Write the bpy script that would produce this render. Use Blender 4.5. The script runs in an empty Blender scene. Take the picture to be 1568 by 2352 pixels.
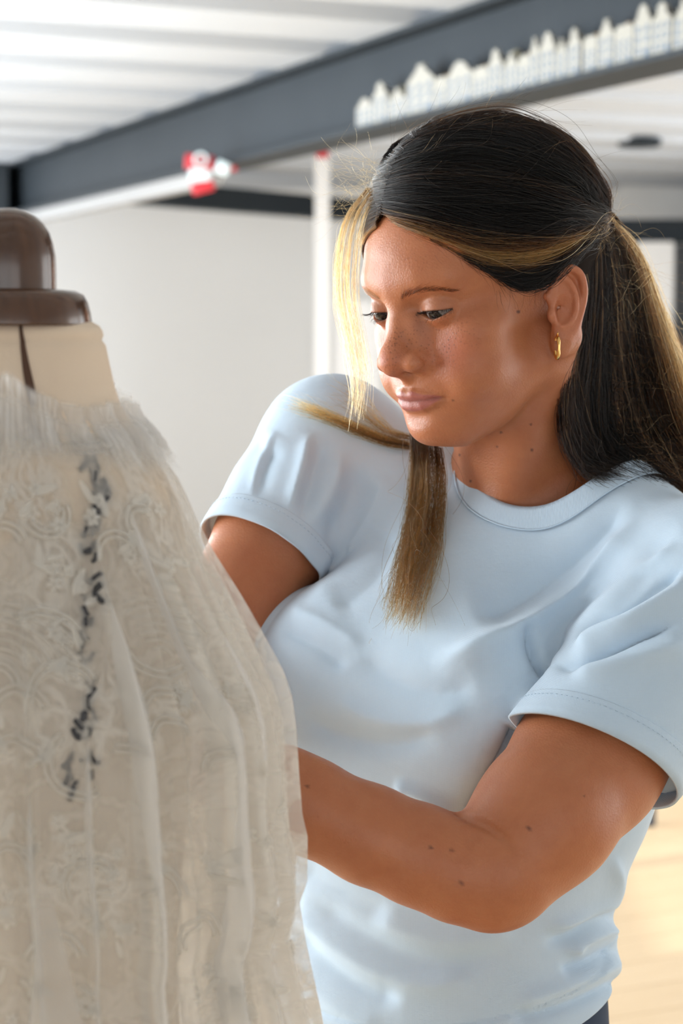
import bpy, bmesh, math, random
import numpy as np
from mathutils import Vector, Matrix

# ------------------------------------------------------------------ camera, world, light, exposure
scene = bpy.context.scene
COL = scene.collection
IW, IH = 1568.0, 2352.0
FPX = 4250.0                                   # focal length in pixels of the 1568x2352 frame
CAM_Z = 1.50
PITCH = math.atan((1176.0 - 760.0) / FPX)      # horizon sits at row 760
cam_data = bpy.data.cameras.new('camera')
cam = bpy.data.objects.new('camera', cam_data)
COL.objects.link(cam)
cam.location = (0, 0, CAM_Z)
cam.rotation_euler = (math.pi / 2 - PITCH, 0, 0)
cam_data.sensor_fit = 'VERTICAL'
cam_data.sensor_height = 36.0
cam_data.lens = FPX / IH * 36.0
cam_data.clip_start = 0.05
cam_data.clip_end = 200
cam_data.dof.use_dof = True
cam_data.dof.focus_distance = 1.27
cam_data.dof.aperture_fstop = 7.6
scene.camera = cam

scene.view_settings.view_transform = 'Standard'
scene.view_settings.look = 'None'
scene.view_settings.gamma = 1.0
scene.view_settings.use_curve_mapping = False
scene.view_settings.exposure = 0.0
scene.cycles.use_denoising = True
scene.cycles.max_bounces = 6
scene.cycles.diffuse_bounces = 3
scene.cycles.transparent_max_bounces = 14
scene.cycles.use_adaptive_sampling = True
scene.cycles.adaptive_threshold = 0.05
scene.cycles.adaptive_min_samples = 14
scene.cycles.use_auto_tile = False
scene.cycles.time_limit = 1000
scene.cycles.caustics_reflective = False
scene.cycles.caustics_refractive = False
scene.cycles.sample_clamp_indirect = 6.0

world = bpy.data.worlds.new('world')
scene.world = world
world.use_nodes = True
wn = world.node_tree.nodes
wn['Background'].inputs[0].default_value = (0.86, 0.93, 1.0, 1)
wn['Background'].inputs[1].default_value = 1.0

def area_light(name, loc, target, sx, sy, power, color):
    l = bpy.data.lights.new(name, 'AREA')
    l.shape = 'RECTANGLE'; l.size = sx; l.size_y = sy
    l.energy = power; l.color = color
    o = bpy.data.objects.new(name, l); COL.objects.link(o)
    o.location = loc
    d = Vector(target) - Vector(loc)
    o.rotation_euler = d.to_track_quat('-Z', 'Y').to_euler()
    return o
# daylight of left and right windows; far-left and rear lamps are added fill
area_light('window_light_left', (-2.72, 3.6, 1.42), (0.0, 3.2, 1.2), 5.4, 1.6, 330, (0.92, 0.97, 1.0))
area_light('window_light_left_far', (-2.72, 8.6, 1.42), (0.0, 8.8, 1.3), 3.6, 1.6, 88, (0.95, 0.98, 1.0))  # added to brighten the back wall
area_light('window_light_right', (3.22, 5.25, 1.38), (0.2, 4.6, 1.2), 7.2, 1.7, 130, (1.0, 0.98, 0.95))
area_light('window_light_rear', (0.6, -2.9, 1.5), (0.3, 1.5, 1.3), 4.0, 1.4, 26, (1.0, 0.98, 0.96))  # added front fill from behind the camera
sun_d = bpy.data.lights.new('sun', 'SUN'); sun_d.energy = 2.4; sun_d.angle = 0.02; sun_d.color = (1.0, 0.93, 0.82)
sun = bpy.data.objects.new('sun', sun_d); COL.objects.link(sun)
sun.rotation_euler = Vector((-0.75, -0.32, -0.62)).to_track_quat('-Z', 'Y').to_euler()

def P(px, py, Y):
    """world point seen at pixel (px, py) of the photograph, Y metres in front of the camera"""
    u = (px - IW / 2) / FPX; v = (IH / 2 - py) / FPX
    c, s = math.cos(PITCH), math.sin(PITCH)
    d = (u, c + v * s, v * c - s)
    t = Y / d[1]
    return np.array([d[0] * t, Y, CAM_Z + d[2] * t])

def project(W):
    W = np.asarray(W, float); d = W - np.array([0, 0, CAM_Z])
    c, s = math.cos(PITCH), math.sin(PITCH)
    y = d[..., 1] * c - d[..., 2] * s; z = d[..., 1] * s + d[..., 2] * c
    return IW / 2 + FPX * d[..., 0] / y, IH / 2 - FPX * z / y

# ------------------------------------------------------------------ helpers: naming, meshes, materials
def tag(o, label=None, cat=None, group=None, kind=None):
    if label: o['label'] = label
    if cat: o['category'] = cat
    if group: o['group'] = group
    if kind: o['kind'] = kind
    return o

def empty(name, loc=(0, 0, 0), parent=None):
    o = bpy.data.objects.new(name, None); COL.objects.link(o); o.location = loc
    o.empty_display_size = 0.05
    if parent: o.parent = parent
    return o

def mesh_obj(name, verts, faces, mat=None, parent=None, smooth=True, world=True):
    """link a mesh object; verts are world coordinates, moved under the parent when there is one"""
    me = bpy.data.meshes.new(name)
    v = np.asarray(verts, float)
    if parent is not None and world:
        v = v - np.array(parent_loc(parent))
    me.from_pydata(v.tolist(), [], [list(map(int, f)) for f in faces] if not isinstance(faces, np.ndarray) else faces.tolist())
    me.update()
    if smooth: me.polygons.foreach_set('use_smooth', [True] * len(me.polygons))
    o = bpy.data.objects.new(name, me); COL.objects.link(o)
    if mat: me.materials.append(mat)
    if parent: o.parent = parent
    return o

def parent_loc(p):
    x = np.zeros(3)
    while p is not None:
        x += np.array(p.location); p = p.parent
    return x

def bm_obj(name, bm, mat=None, parent=None, smooth=False):
    me = bpy.data.meshes.new(name)
    if parent is not None:
        bmesh.ops.translate(bm, verts=bm.verts, vec=-Vector(parent_loc(parent)))
    bm.to_mesh(me); bm.free()
    if smooth: me.polygons.foreach_set('use_smooth', [True] * len(me.polygons))
    o = bpy.data.objects.new(name, me); COL.objects.link(o)
    if mat: me.materials.append(mat)
    if parent: o.parent = parent
    return o

def add_box(bm, lo, hi, M=None, bevel=0.0):
    r = bmesh.ops.create_cube(bm, size=1.0)
    vs = r['verts']
    for v in vs:
        v.co = Vector([lo[i] + (v.co[i] + 0.5) * (hi[i] - lo[i]) for i in range(3)])
    if bevel > 0:
        es = list({e for v in vs for e in v.link_edges})
        rb = bmesh.ops.bevel(bm, geom=es, offset=bevel, segments=2, affect='EDGES', profile=0.6)
        vs = list({v for f in rb['faces'] for v in f.verts} | {v for v in vs if v.is_valid})
    if M is not None:
        for v in vs: v.co = M @ v.co
    return vs

def lathe(profile, n=64, center=(0, 0, 0), ex=1.0, ey=1.0):
    """surface of revolution: profile is a list of (radius, z)"""
    vs = []; fs = []
    for r, z in profile:
        for k in range(n):
            a = 2 * math.pi * k / n
            vs.append((center[0] + r * ex * math.cos(a), center[1] + r * ey * math.sin(a), center[2] + z))
    for i in range(len(profile) - 1):
        for k in range(n):
            a = i * n + k; b = i * n + (k + 1) % n
            fs.append((a, b, b + n, a + n))
    return vs, fs

def catmull(pts, n):
    """n samples of a Catmull-Rom curve through pts (any dimension)"""
    p = np.asarray(pts, float)
    p = np.vstack([2 * p[0] - p[1], p, 2 * p[-1] - p[-2]])
    m = len(p) - 3
    t = np.linspace(0, m - 1e-9, n); i = t.astype(int); u = (t - i)[:, None]
    a, b, c, d = p[i], p[i + 1], p[i + 2], p[i + 3]
    return 0.5 * (2 * b + (c - a) * u + (2 * a - 5 * b + 4 * c - d) * u ** 2 + (3 * b - a - 3 * c + d) * u ** 3)

def tube(path, radii, n=8, closed=False, cap=True):
    """verts, faces of a tube swept along a path"""
    path = np.asarray(path, float); m = len(path)
    radii = np.broadcast_to(np.asarray(radii, float), (m,))
    if closed: tan = np.roll(path, -1, 0) - np.roll(path, 1, 0)
    else: tan = np.gradient(path, axis=0)
    tan /= np.linalg.norm(tan, axis=1)[:, None] + 1e-12
    up = np.array([0, 0, 1.0]) if abs(tan[0, 2]) < 0.9 else np.array([1.0, 0, 0])
    vs = []; nrm = np.cross(tan[0], up); nrm /= np.linalg.norm(nrm)
    for i in range(m):
        nrm = nrm - tan[i] * np.dot(nrm, tan[i]); nrm /= np.linalg.norm(nrm)
        bn = np.cross(tan[i], nrm)
        for k in range(n):
            a = 2 * math.pi * k / n
            vs.append(path[i] + radii[i] * (math.cos(a) * nrm + math.sin(a) * bn))
    fs = []
    for i in range(m if closed else m - 1):
        j = (i + 1) % m
        for k in range(n):
            l = (k + 1) % n
            fs.append((i * n + k, i * n + l, j * n + l, j * n + k))
    if cap and not closed:
        fs.append(tuple(range(n))[::-1]); fs.append(tuple((m - 1) * n + k for k in range(n)))
    return vs, fs

def new_mat(name, color=(0.8, 0.8, 0.8), rough=0.5, metal=0.0, spec=0.5):
    m = bpy.data.materials.new(name); m.use_nodes = True
    b = m.node_tree.nodes['Principled BSDF']
    b.inputs['Base Color'].default_value = (*color, 1)
    b.inputs['Roughness'].default_value = rough
    b.inputs['Metallic'].default_value = metal
    b.inputs['Specular IOR Level'].default_value = spec
    return m

class NT:
    """small shorthand for building node trees"""
    def __init__(s, m): s.m = m; s.t = m.node_tree; s.n = s.t.nodes; s.bsdf = s.n.get('Principled BSDF')
    def add(s, typ, **kw):
        n = s.n.new(typ)
        for k, v in kw.items():
            if k.startswith('i_'):
                key = k[2:]; key = int(key) if key.isdigit() else key.replace('_', ' ')
                n.inputs[key].default_value = v
            else: setattr(n, k, v)
        return n
    def link(s, a, b): s.t.links.new(a, b)
    def math(s, op, a, b=None):
        n = s.n.new('ShaderNodeMath'); n.operation = op
        for i, x in enumerate((a, b)):
            if x is None: continue
            if isinstance(x, (int, float)): n.inputs[i].default_value = x
            else: s.link(x, n.inputs[i])
        return n.outputs[0]
    def mix(s, fac, a, b, blend='MIX'):
        n = s.n.new('ShaderNodeMix'); n.data_type = 'RGBA'; n.blend_type = blend
        for i, x in ((0, fac), (6, a), (7, b)):
            if isinstance(x, (int, float)): n.inputs[i].default_value = x
            elif isinstance(x, tuple): n.inputs[i].default_value = (*x, 1) if len(x) == 3 else x
            else: s.link(x, n.inputs[i])
        return n.outputs[2]
    def ramp(s, fac, stops):
        n = s.n.new('ShaderNodeValToRGB'); s.link(fac, n.inputs[0])
        el = n.color_ramp.elements
        while len(el) < len(stops): el.new(0.5)
        for e, (p, c) in zip(el, stops):
            e.position = p; e.color = (*c, 1) if len(c) == 3 else c
        return n.outputs[0]
    def bump(s, h, strength=0.3, dist=0.001):
        n = s.n.new('ShaderNodeBump'); n.inputs['Strength'].default_value = strength; n.inputs['Distance'].default_value = dist
        s.link(h, n.inputs['Height']); s.link(n.outputs[0], s.bsdf.inputs['Normal'])

# ------------------------------------------------------------------ helpers: signed-distance sculpting
f32 = np.float32
def s_ell(p, c, r):
    q = (p - np.asarray(c, f32)) / np.asarray(r, f32)
    k0 = np.sqrt((q * q).sum(1)) + 1e-6
    q2 = q / np.asarray(r, f32)
    k1 = np.sqrt((q2 * q2).sum(1)) + 1e-9
    return k0 * (k0 - 1) / k1
def s_sph(p, c, r):
    q = p - np.asarray(c, f32); return np.sqrt((q * q).sum(1)) - r
def s_cap(p, a, b, ra, rb):
    a = np.asarray(a, f32); ba = np.asarray(b, f32) - a
    pa = p - a
    t = np.clip((pa @ ba) / (ba @ ba + 1e-12), 0, 1)
    q = pa - t[:, None] * ba
    return np.sqrt((q * q).sum(1)) - (ra + (rb - ra) * t)
def s_chain(p, pts, rs, k=0.0):
    d = None
    for i in range(len(pts) - 1):
        e = s_cap(p, pts[i], pts[i + 1], rs[i], rs[i + 1])
        d = e if d is None else (smin(d, e, k) if k else np.minimum(d, e))
    return d
def smin(a, b, k):
    h = np.maximum(k - np.abs(a - b), 0) / k
    return np.minimum(a, b) - h * h * (k * 0.25)
def smax(a, b, k): return -smin(-a, -b, k)
def s_ellR(p, c, r, R):
    """ellipsoid in a rotated frame; columns of R are its axes"""
    return s_ell((p - np.asarray(c, f32)) @ np.asarray(R, f32), (0, 0, 0), r)

def mesh_sdf(fn, lo, hi, h, levels=(8, 2, 1)):
    """surface nets over a sparse, coarse-to-fine evaluation of fn; returns verts (n,3) and quads (m,4)"""
    lo = np.asarray(lo, float); hi = np.asarray(hi, float)
    st = levels[0]
    nc = np.ceil((hi - lo) / (h * st)).astype(int) + 1
    g = np.stack(np.meshgrid(*[np.arange(n) for n in nc], indexing='ij'), -1).reshape(-1, 3)
    def ev(q):
        out = np.empty(len(q), f32)
        for i in range(0, len(q), 200000):
            out[i:i + 200000] = fn((lo + q[i:i + 200000] * h).astype(f32))
        return out
    dc = ev(g * st).reshape(nc)
    nf = (nc - 1) * st + 1
    idx = [np.minimum((np.arange(n) + st // 2) // st, c - 1) for n, c in zip(nf, nc)]
    d = dc[np.ix_(*idx)].copy()
    c8 = [dc[i:nc[0] - 1 + i, j:nc[1] - 1 + j, k:nc[2] - 1 + k] for i in (0, 1) for j in (0, 1) for k in (0, 1)]
    mi = np.minimum.reduce([np.abs(c) for c in c8])
    cells = np.argwhere(mi < h * st * 1.1) * st
    for li in range(1, len(levels)):
        s2 = levels[li]; k = st // s2
        off = np.stack(np.meshgrid(*[np.arange(k + 1)] * 3, indexing='ij'), -1).reshape(-1, 3) * s2
        mask = np.zeros((nf - 1) // s2 + 1, bool)
        for o in off:
            q = (cells + o) // s2
            mask[q[:, 0], q[:, 1], q[:, 2]] = True
        pts = np.argwhere(mask) * s2
        val = ev(pts)
        d[pts[:, 0], pts[:, 1], pts[:, 2]] = val
        if s2 > 1:
            # spread to the finer grid, then pick the cells near the surface
            for o in np.stack(np.meshgrid(*[np.arange(s2)] * 3, indexing='ij'), -1).reshape(-1, 3):
                t = np.minimum(pts + o, nf - 1)
                d[t[:, 0], t[:, 1], t[:, 2]] = val
            sub = d[::s2, ::s2, ::s2]; m = np.array(sub.shape) - 1
            msk = mask[:-1, :-1, :-1].copy()
            mi = np.minimum.reduce([np.abs(sub[i:m[0] + i, j:m[1] + j, l:m[2] + l]) for i in (0, 1) for j in (0, 1) for l in (0, 1)])
            cells = np.argwhere(msk & (mi < h * s2 * 1.15)) * s2
        st = s2
    s = d < 0
    n = nf - 1
    c8 = [s[i:n[0] + i, j:n[1] + j, k:n[2] + k] for i in (0, 1) for j in (0, 1) for k in (0, 1)]
    anyi = np.logical_or.reduce(c8); alli = np.logical_and.reduce(c8)
    act = anyi & ~alli
    A = np.argwhere(act)
    ind = np.full(n, -1, np.int32); ind[A[:, 0], A[:, 1], A[:, 2]] = np.arange(len(A))
    corners = np.array([(i, j, k) for i in (0, 1) for j in (0, 1) for k in (0, 1)])
    cv = np.stack([d[A[:, 0] + c[0], A[:, 1] + c[1], A[:, 2] + c[2]] for c in corners], 1)
    acc = np.zeros((len(A), 3)); cnt = np.zeros(len(A))
    for a in range(8):
        for b in range(a + 1, 8):
            if np.abs(corners[a] - corners[b]).sum() != 1: continue
            va, vb = cv[:, a], cv[:, b]
            x = (va < 0) != (vb < 0)
            t = np.where(x, va / np.where(np.abs(va - vb) < 1e-12, 1e-12, va - vb), 0)
            acc += np.where(x[:, None], corners[a] + t[:, None] * (corners[b] - corners[a]), 0); cnt += x
    V = lo + (A + acc / cnt[:, None]) * h
    quads = []
    for ax in range(3):
        u, w = (ax + 1) % 3, (ax + 2) % 3
        sl0 = [slice(None)] * 3; sl1 = [slice(None)] * 3
        sl0[ax] = slice(0, -1); sl1[ax] = slice(1, None)
        for sgn in (0, 1):
            a, b = s[tuple(sl0)], s[tuple(sl1)]
            e = np.argwhere((a & ~b) if sgn == 0 else (~a & b))
            e = e[(e[:, u] > 0) & (e[:, w] > 0) & (e[:, u] < n[u]) & (e[:, w] < n[w])]
            q = []
            for du, dw in ((0, 0), (1, 0), (1, 1), (0, 1)):
                t = e.copy(); t[:, u] -= du; t[:, w] -= dw
                q.append(ind[t[:, 0], t[:, 1], t[:, 2]])
            q = np.stack(q, 1)
            if sgn == 1: q = q[:, ::-1]
            quads.append(q)
    Q = np.concatenate(quads); Q = Q[(Q >= 0).all(1)]
    return V, Q

def set_color(o, name, arr):
    a = o.data.color_attributes.new(name, 'FLOAT_COLOR', 'POINT')
    c = np.ones((len(o.data.vertices), 4), f32); c[:, :3] = arr
    a.data.foreach_set('color', c.ravel())

def smoothstep(a, b, x):
    t = np.clip((x - a) / (b - a), 0, 1); return t * t * (3 - 2 * t)
# ------------------------------------------------------------------ the room
Z_BB, Z_BT = 2.097, 2.36            # underside and top of the steel beam
BD = np.array([-0.4403, 1.0, 0.0]); BD /= np.linalg.norm(BD)      # beam runs away to the left
BN = np.array([-1.0, -0.4403, 0.0]); BN /= np.linalg.norm(BN)     # towards the camera
BX = -BN                                                          # deck ribs run this way
def beam_pt(px, off=0.0):
    """point in plan on the near edge of the beam under photo column px"""
    u = (px - 784) / FPX; Y = 2.5374 / (u + 0.4405)
    return np.array([u * Y, Y, 0.0]) - BN * off

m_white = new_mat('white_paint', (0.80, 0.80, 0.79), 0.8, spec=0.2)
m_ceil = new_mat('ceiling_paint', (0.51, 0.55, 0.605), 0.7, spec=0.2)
m_steel = new_mat('dark_steel', (0.052, 0.066, 0.080), 0.6, spec=0.22)
k = NT(m_steel); tc = k.add('ShaderNodeTexCoord'); nz = k.add('ShaderNodeTexNoise', i_Scale=3.0, i_Detail=4.0); k.link(tc.outputs['Object'], nz.inputs[0])
k.link(k.mix(nz.outputs[0], (0.019, 0.026, 0.033), (0.031, 0.039, 0.047)), k.bsdf.inputs['Base Color'])


XL, XR, YR, YB, ZCEI = -2.8, 3.3, -3.0, 11.4, 2.44
def struct(name, bm, mat):
    return tag(bm_obj(name, bm, mat), kind='structure')
# floor: slab and boards
bm = bmesh.new(); add_box(bm, (XL, YR, -.12), (XR, YB, -.022)); m_sub = new_mat('subfloor', (0.35, 0.24, 0.14), 0.8)
floor = struct('floor', bm, m_sub)
m_wood = new_mat('oak_board', (0.66, 0.46, 0.26), 0.38, spec=0.4)
k = NT(m_wood); tc = k.add('ShaderNodeTexCoord'); oi = k.add('ShaderNodeObjectInfo')
mp = k.add('ShaderNodeMapping'); mp.inputs['Scale'].default_value = (2.0, 26.0, 10.0); k.link(tc.outputs['Object'], mp.inputs[0])
nz = k.add('ShaderNodeTexNoise', i_Scale=2.0, i_Detail=6.0, i_Distortion=0.8); nz.noise_dimensions = '4D'; k.link(mp.outputs[0], nz.inputs['Vector']); k.link(k.math('MULTIPLY', oi.outputs['Random'], 40.0), nz.inputs['W'])
c1 = k.mix(nz.outputs[0], (0.60, 0.44, 0.27), (0.76, 0.60, 0.41))
k.link(k.mix(k.math('MULTIPLY', oi.outputs['Random'], 0.35), c1, (0.55, 0.39, 0.23)), k.bsdf.inputs['Base Color'])
bw, bl = 0.145, 1.9
bm = bmesh.new(); add_box(bm, (-bl / 2 + .0012, -bw / 2 + .0012, -.022), (bl / 2 - .0012, bw / 2 - .0012, 0.0), bevel=.002)
pm = bpy.data.meshes.new('floor_board'); bm.to_mesh(pm); bm.free(); pm.materials.append(m_wood)
rr = random.Random(3); nb = 0
ang = math.atan2(BX[1], BX[0])
for i in range(-8, 70):
    for j in range(-4, 6):
        c = np.array([0.2, 3.2, 0]) + BD * (i * bw) + BX * ((j + (i * 0.37) % 1.0) * bl)
        if not (XL + .95 < c[0] < XR - .95 and 2.3 < c[1] < YB - .5): continue
        if nb >= 298: continue
        o = bpy.data.objects.new('floor_board', pm); COL.objects.link(o); o.location = c; o.rotation_euler = (0, 0, ang); o.parent = floor; nb += 1
bm = bmesh.new(); add_box(bm, (XL + .01, YR + .01, -.022), (XR - .01, YB - .01, -.006))
fo = bm_obj('floor_surround', bm, m_wood); fo.parent = floor

# walls
bm = bmesh.new(); add_box(bm, (XL - .15, YB, -.1), (XR + .15, YB + .15, 2.7)); wall_back = struct('wall_back', bm, m_white)
def wall_with_windows(name, x0, x1, openings, axis='x'):
    """wall slab between x0 and x1 with window openings (a0, a1, z0, z1) along its length"""
    bm = bmesh.new(); a_min, a_max = (YR, YB) if axis == 'x' else (XL, XR)
    def bx(a0, a1, z0, z1):
        if a1 - a0 < 1e-4 or z1 - z0 < 1e-4: return
        lo, hi = ((x0, a0, z0), (x1, a1, z1)) if axis == 'x' else ((a0, x0, z0), (a1, x1, z1))
        add_box(bm, lo, hi)
    a = a_min
    for (a0, a1, z0, z1) in openings:
        bx(a, a0, -.1, 2.7); bx(a0, a1, -.1, z0); bx(a0, a1, z1, 2.7); a = a1
    bx(a, a_max, -.1, 2.7)
    return struct(name, bm, m_white)
WL = [(0.9, 2.5, .6, 2.25), (2.8, 4.4, .6, 2.25), (4.7, 6.3, .6, 2.25), (6.9, 8.5, .6, 2.25), (8.8, 10.4, .6, 2.25)]  # last two openings added to brighten the back wall
WR_ = [(1.6, 3.2, .5, 2.25), (3.5, 5.1, .5, 2.25), (5.4, 7.0, .5, 2.25), (7.3, 8.9, .5, 2.25)]
WB = [(-1.4, 0.4, .8, 2.2), (0.8, 2.6, .8, 2.2)]  # rear openings added to go with the front fill light
wall_with_windows('wall_left', XL - .2, XL, WL); wall_with_windows('wall_right', XR, XR + .2, WR_); wall_with_windows('wall_rear', YR - .2, YR, WB, 'y')
nwin = 0
m_frame = new_mat('window_frame', (0.10, 0.11, 0.12), 0.4)
for lst, x, ax in ((WL, XL - .1, 'x'), (WR_, XR + .1, 'x'), (WB, YR - .1, 'y')):
    for a0, a1, z0, z1 in lst:
        nwin += 1; bm = bmesh.new(); t = .05
        am = (a0 + a1) / 2
        for (p0, p1, q0, q1) in ((a0, a1, z0, z0 + t), (a0, a1, z1 - t, z1), (a0, a0 + t, z0, z1), (a1 - t, a1, z0, z1), (am - .02, am + .02, z0, z1)):
            if ax == 'x': add_box(bm, (x - .03, p0, q0), (x + .03, p1, q1))
            else: add_box(bm, (p0, x - .03, q0), (p1, x + .03, q1))
        struct('window_%d' % nwin, bm, m_frame)

# ceiling: profiled white deck, ribs across the beam
bm = bmesh.new()
prof = []; s = -9.0
while s < 9.0:
    prof += [(s, Z_BT), (s + .36, Z_BT), (s + .40, ZCEI), (s + .58, ZCEI)]; s += .62
prof.append((s, Z_BT))
org = np.array([0.2, 5.0, 0]); rows = []
for s, z in prof:
    rows.append([bm.verts.new(Vector(org + BD * s + BX * w + np.array([0, 0, z]))) for w in (-9.0, 9.0)])
for a, b in zip(rows[:-1], rows[1:]):
    bm.faces.new((a[0], a[1], b[1], b[0]))
for co, no in (((XL - .2, 0, 0), (-1, 0, 0)), ((XR + .2, 0, 0), (1, 0, 0)), ((0, YR - .2, 0), (0, -1, 0)), ((0, YB + .15, 0), (0, 1, 0))):
    bmesh.ops.bisect_plane(bm, geom=bm.verts[:] + bm.edges[:] + bm.faces[:], dist=1e-5, plane_co=co, plane_no=no, clear_outer=True)
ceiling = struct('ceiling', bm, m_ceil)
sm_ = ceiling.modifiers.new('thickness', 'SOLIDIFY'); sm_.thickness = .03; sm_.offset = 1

# steel beam: web, flanges
def beam_box(bm, s0, s1, n0, n1, z0, z1, base=None, d=BD, nrm=BN):
    o = beam_pt(1568) if base is None else base
    M = Matrix(((d[0], -nrm[0], 0, o[0]), (d[1], -nrm[1], 0, o[1]), (0, 0, 1, 0), (0, 0, 0, 1)))
    add_box(bm, (s0, n0, z0), (s1, n1, z1), M)
beam = empty('steel_beam', beam_pt(800)); tag(beam, 'long dark grey steel beam running under the white ceiling', 'beam')
LB = 6.55
bm = bmesh.new(); beam_box(bm, -2.0, LB, .075, .087, Z_BB + .012, Z_BT - .012); bm_obj('web', bm, m_steel, beam)
bm = bmesh.new(); beam_box(bm, -2.0, LB, 0, .16, Z_BB, Z_BB + .014); bm_obj('lower_flange', bm, m_steel, beam)
bm = bmesh.new(); beam_box(bm, -2.0, LB, 0, .16, Z_BT - .014, Z_BT); bm_obj('upper_flange', bm, m_steel, beam)
# white cable duct fixed under the beam
bm = bmesh.new(); beam_box(bm, 3.15, LB - .30, .03, .09, Z_BB - .055, Z_BB - .001)
tag(bm_obj('cable_duct', bm, new_mat('duct_grey', (0.36, 0.36, 0.36), 0.6)), 'white cable duct fixed along the underside of the steel beam', 'duct')
# cross beam and posts at the back
a = P(300, 470, 9.38); b = P(721, 502, 10.54); d2 = (b - a); d2[2] = 0; L2 = np.linalg.norm(d2); d2 /= L2; n2 = np.array([d2[1], -d2[0], 0.0])
bm = bmesh.new(); beam_box(bm, -.1, L2 + .45, 0, .12, 2.14, 2.262, a, d2, n2)
tag(bm_obj('cross_beam', bm, m_steel), 'dark steel cross beam under the ceiling in front of the white wall', 'beam')
c0 = P(0, 450, 9.7); bm = bmesh.new(); add_box(bm, (c0[0] - .25, 9.66, 0), (c0[0] + .05, 9.9, Z_BT), bevel=.004)
tag(bm_obj('steel_column', bm, m_steel), 'dark steel column at the far end of the steel beam', 'column')
def post(name, px0, px1, Y, z0, z1, mat, label, cat, dep=.08):
    x0 = (px0 - 784) / FPX * Y; x1 = (px1 - 784) / FPX * Y
    bm = bmesh.new(); add_box(bm, (x0, Y, z0), (x1, Y + dep, z1), bevel=.004)
    o = bm_obj(name, bm, mat); tag(o, label, cat); return o
m_post = new_mat('post_white', (0.86, 0.86, 0.86), 0.6)
post('white_post', 723, 757, 9.4, 0, 2.36, m_post, 'slim white post behind the woman, left of her face', 'post', .08)
post('partition_board', 770, 872, 10.2, 0, 1.66, m_post, 'low white partition board behind the light lock of hair', 'panel', .04)
post('white_pillar', 1462, 1540, 10.3, 0, 1.99, m_post, 'white pillar behind the ponytail at the right edge', 'pillar', .2)
post('door_lintel', 1380, 1900, 10.4, 1.985, 2.12, m_steel, 'dark lintel above the white pillar at the right', 'lintel', .12)
m_glass = new_mat('dark_glass', (0.012, 0.016, 0.022), 0.15, spec=0.6)
gx0 = (1546 - 784) / FPX * 10.5
bm = bmesh.new(); add_box(bm, (gx0, 10.5, 0), (XR - .05, 10.56, 1.98)); door = struct('door_1', bm, m_glass)
bm = bmesh.new(); add_box(bm, (gx0 + .55, 10.46, .9), (gx0 + .58, 10.5, 1.1)); bm_obj('door_handle', bm, m_steel).parent = door
# flat dark lamp under the ceiling
lp = P(1468, 338, 8.6); lamp = empty('ceiling_lamp', lp); tag(lamp, 'flat dark lamp under the white ceiling at the upper right', 'lamp')
vs, fs = lathe([(0.0, 0), (.085, 0), (.10, .012), (.10, .030), (.088, .040), (0, .040)], 32, lp); mesh_obj('lamp_body', vs, fs, m_steel, lamp, smooth=False)
vs, fs = lathe([(0.012, .04), (.012, Z_BT - lp[2])], 12, lp); mesh_obj('lamp_rod', vs, fs, m_steel, lamp)
# dark post standing on the floor
sp = P(1492, 1893, 5.52); sp[2] = 0; stand = empty('stool', sp); tag(stand, 'dark stool on the wooden floor, partly hidden by the sleeve', 'stool')
m_dk = new_mat('dark_blue_metal', (0.03, 0.045, 0.075), 0.45)
vs, fs = lathe([(.0, .0), (.018, 0), (.018, .46), (0, .46)], 16, sp); mesh_obj('leg', vs, fs, m_dk, stand, smooth=False)
for dx, dy in ((-.34, .05), (-.30, .36), (.02, .34)):
    vs, fs = lathe([(.0, .0), (.018, 0), (.018, .46), (0, .46)], 16, sp + np.array([dx, dy, 0])); mesh_obj('leg', vs, fs, m_dk, stand, smooth=False)
bm = bmesh.new(); add_box(bm, sp + np.array([-.36, -.03, .46]), sp + np.array([.05, .40, .49]), bevel=.008); bm_obj('seat', bm, m_dk, stand)

# red and white tags tied to the beam
m_red = new_mat('red_plastic', (0.55, 0.022, 0.035), 0.45); m_pale = new_mat('pale_plastic', (0.70, 0.82, 0.85), 0.4)
def tagbox(parent, name, px, py, Y, w, h, mat, tilt=0.0, dep=.03):
    c = P(px, py, Y); w = w / FPX * Y; h = h / FPX * Y
    bm = bmesh.new(); M = Matrix.Translation(Vector(c)) @ Matrix.Rotation(tilt, 4, 'Y')
    add_box(bm, (-w / 2, -dep / 2, -h / 2), (w / 2, dep / 2, h / 2), M, bevel=min(w, h, dep) * .25)
    return bm_obj(name, bm, mat, parent, smooth=True)
YT = 6.72
t1 = empty('hazard_tag', P(460, 400, YT)); tag(t1, 'red and white tag wrapped round the lower edge of the steel beam', 'tag')
tagbox(t1, 'red_band', 458, 373, YT, 66, 34, m_red, .08); tagbox(t1, 'white_band', 460, 402, YT, 50, 30, m_pale, .05); tagbox(t1, 'red_band', 466, 430, YT, 52, 26, m_red, -.25)
vs, fs = tube([P(461 + 14 * math.cos(a_), 366 + 14 * math.sin(a_), YT - .03) for a_ in np.linspace(0, 2 * math.pi, 24, endpoint=False)], .006, 8, closed=True); mesh_obj('ring', vs, fs, m_pale, t1)
t2 = empty('pale_clip', P(512, 386, YT - .05)); tag(t2, 'small pale clip with a red end beside the red and white tag', 'clip')
tagbox(t2, 'clip_body', 512, 386, YT - .05, 32, 30, m_pale, .4); tagbox(t2, 'clip_end', 538, 388, YT - .05, 12, 10, m_red)
t3 = empty('red_tag', P(740, 354, YT)); tag(t3, 'small red tag hanging below the steel beam near the hair', 'tag')
tagbox(t3, 'tag_plate', 740, 354, YT, 28, 16, m_red); vs, fs = tube([P(740, 346, YT), P(740, 300, YT)], .002, 6); mesh_obj('wire', vs, fs, m_steel, t3)

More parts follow.
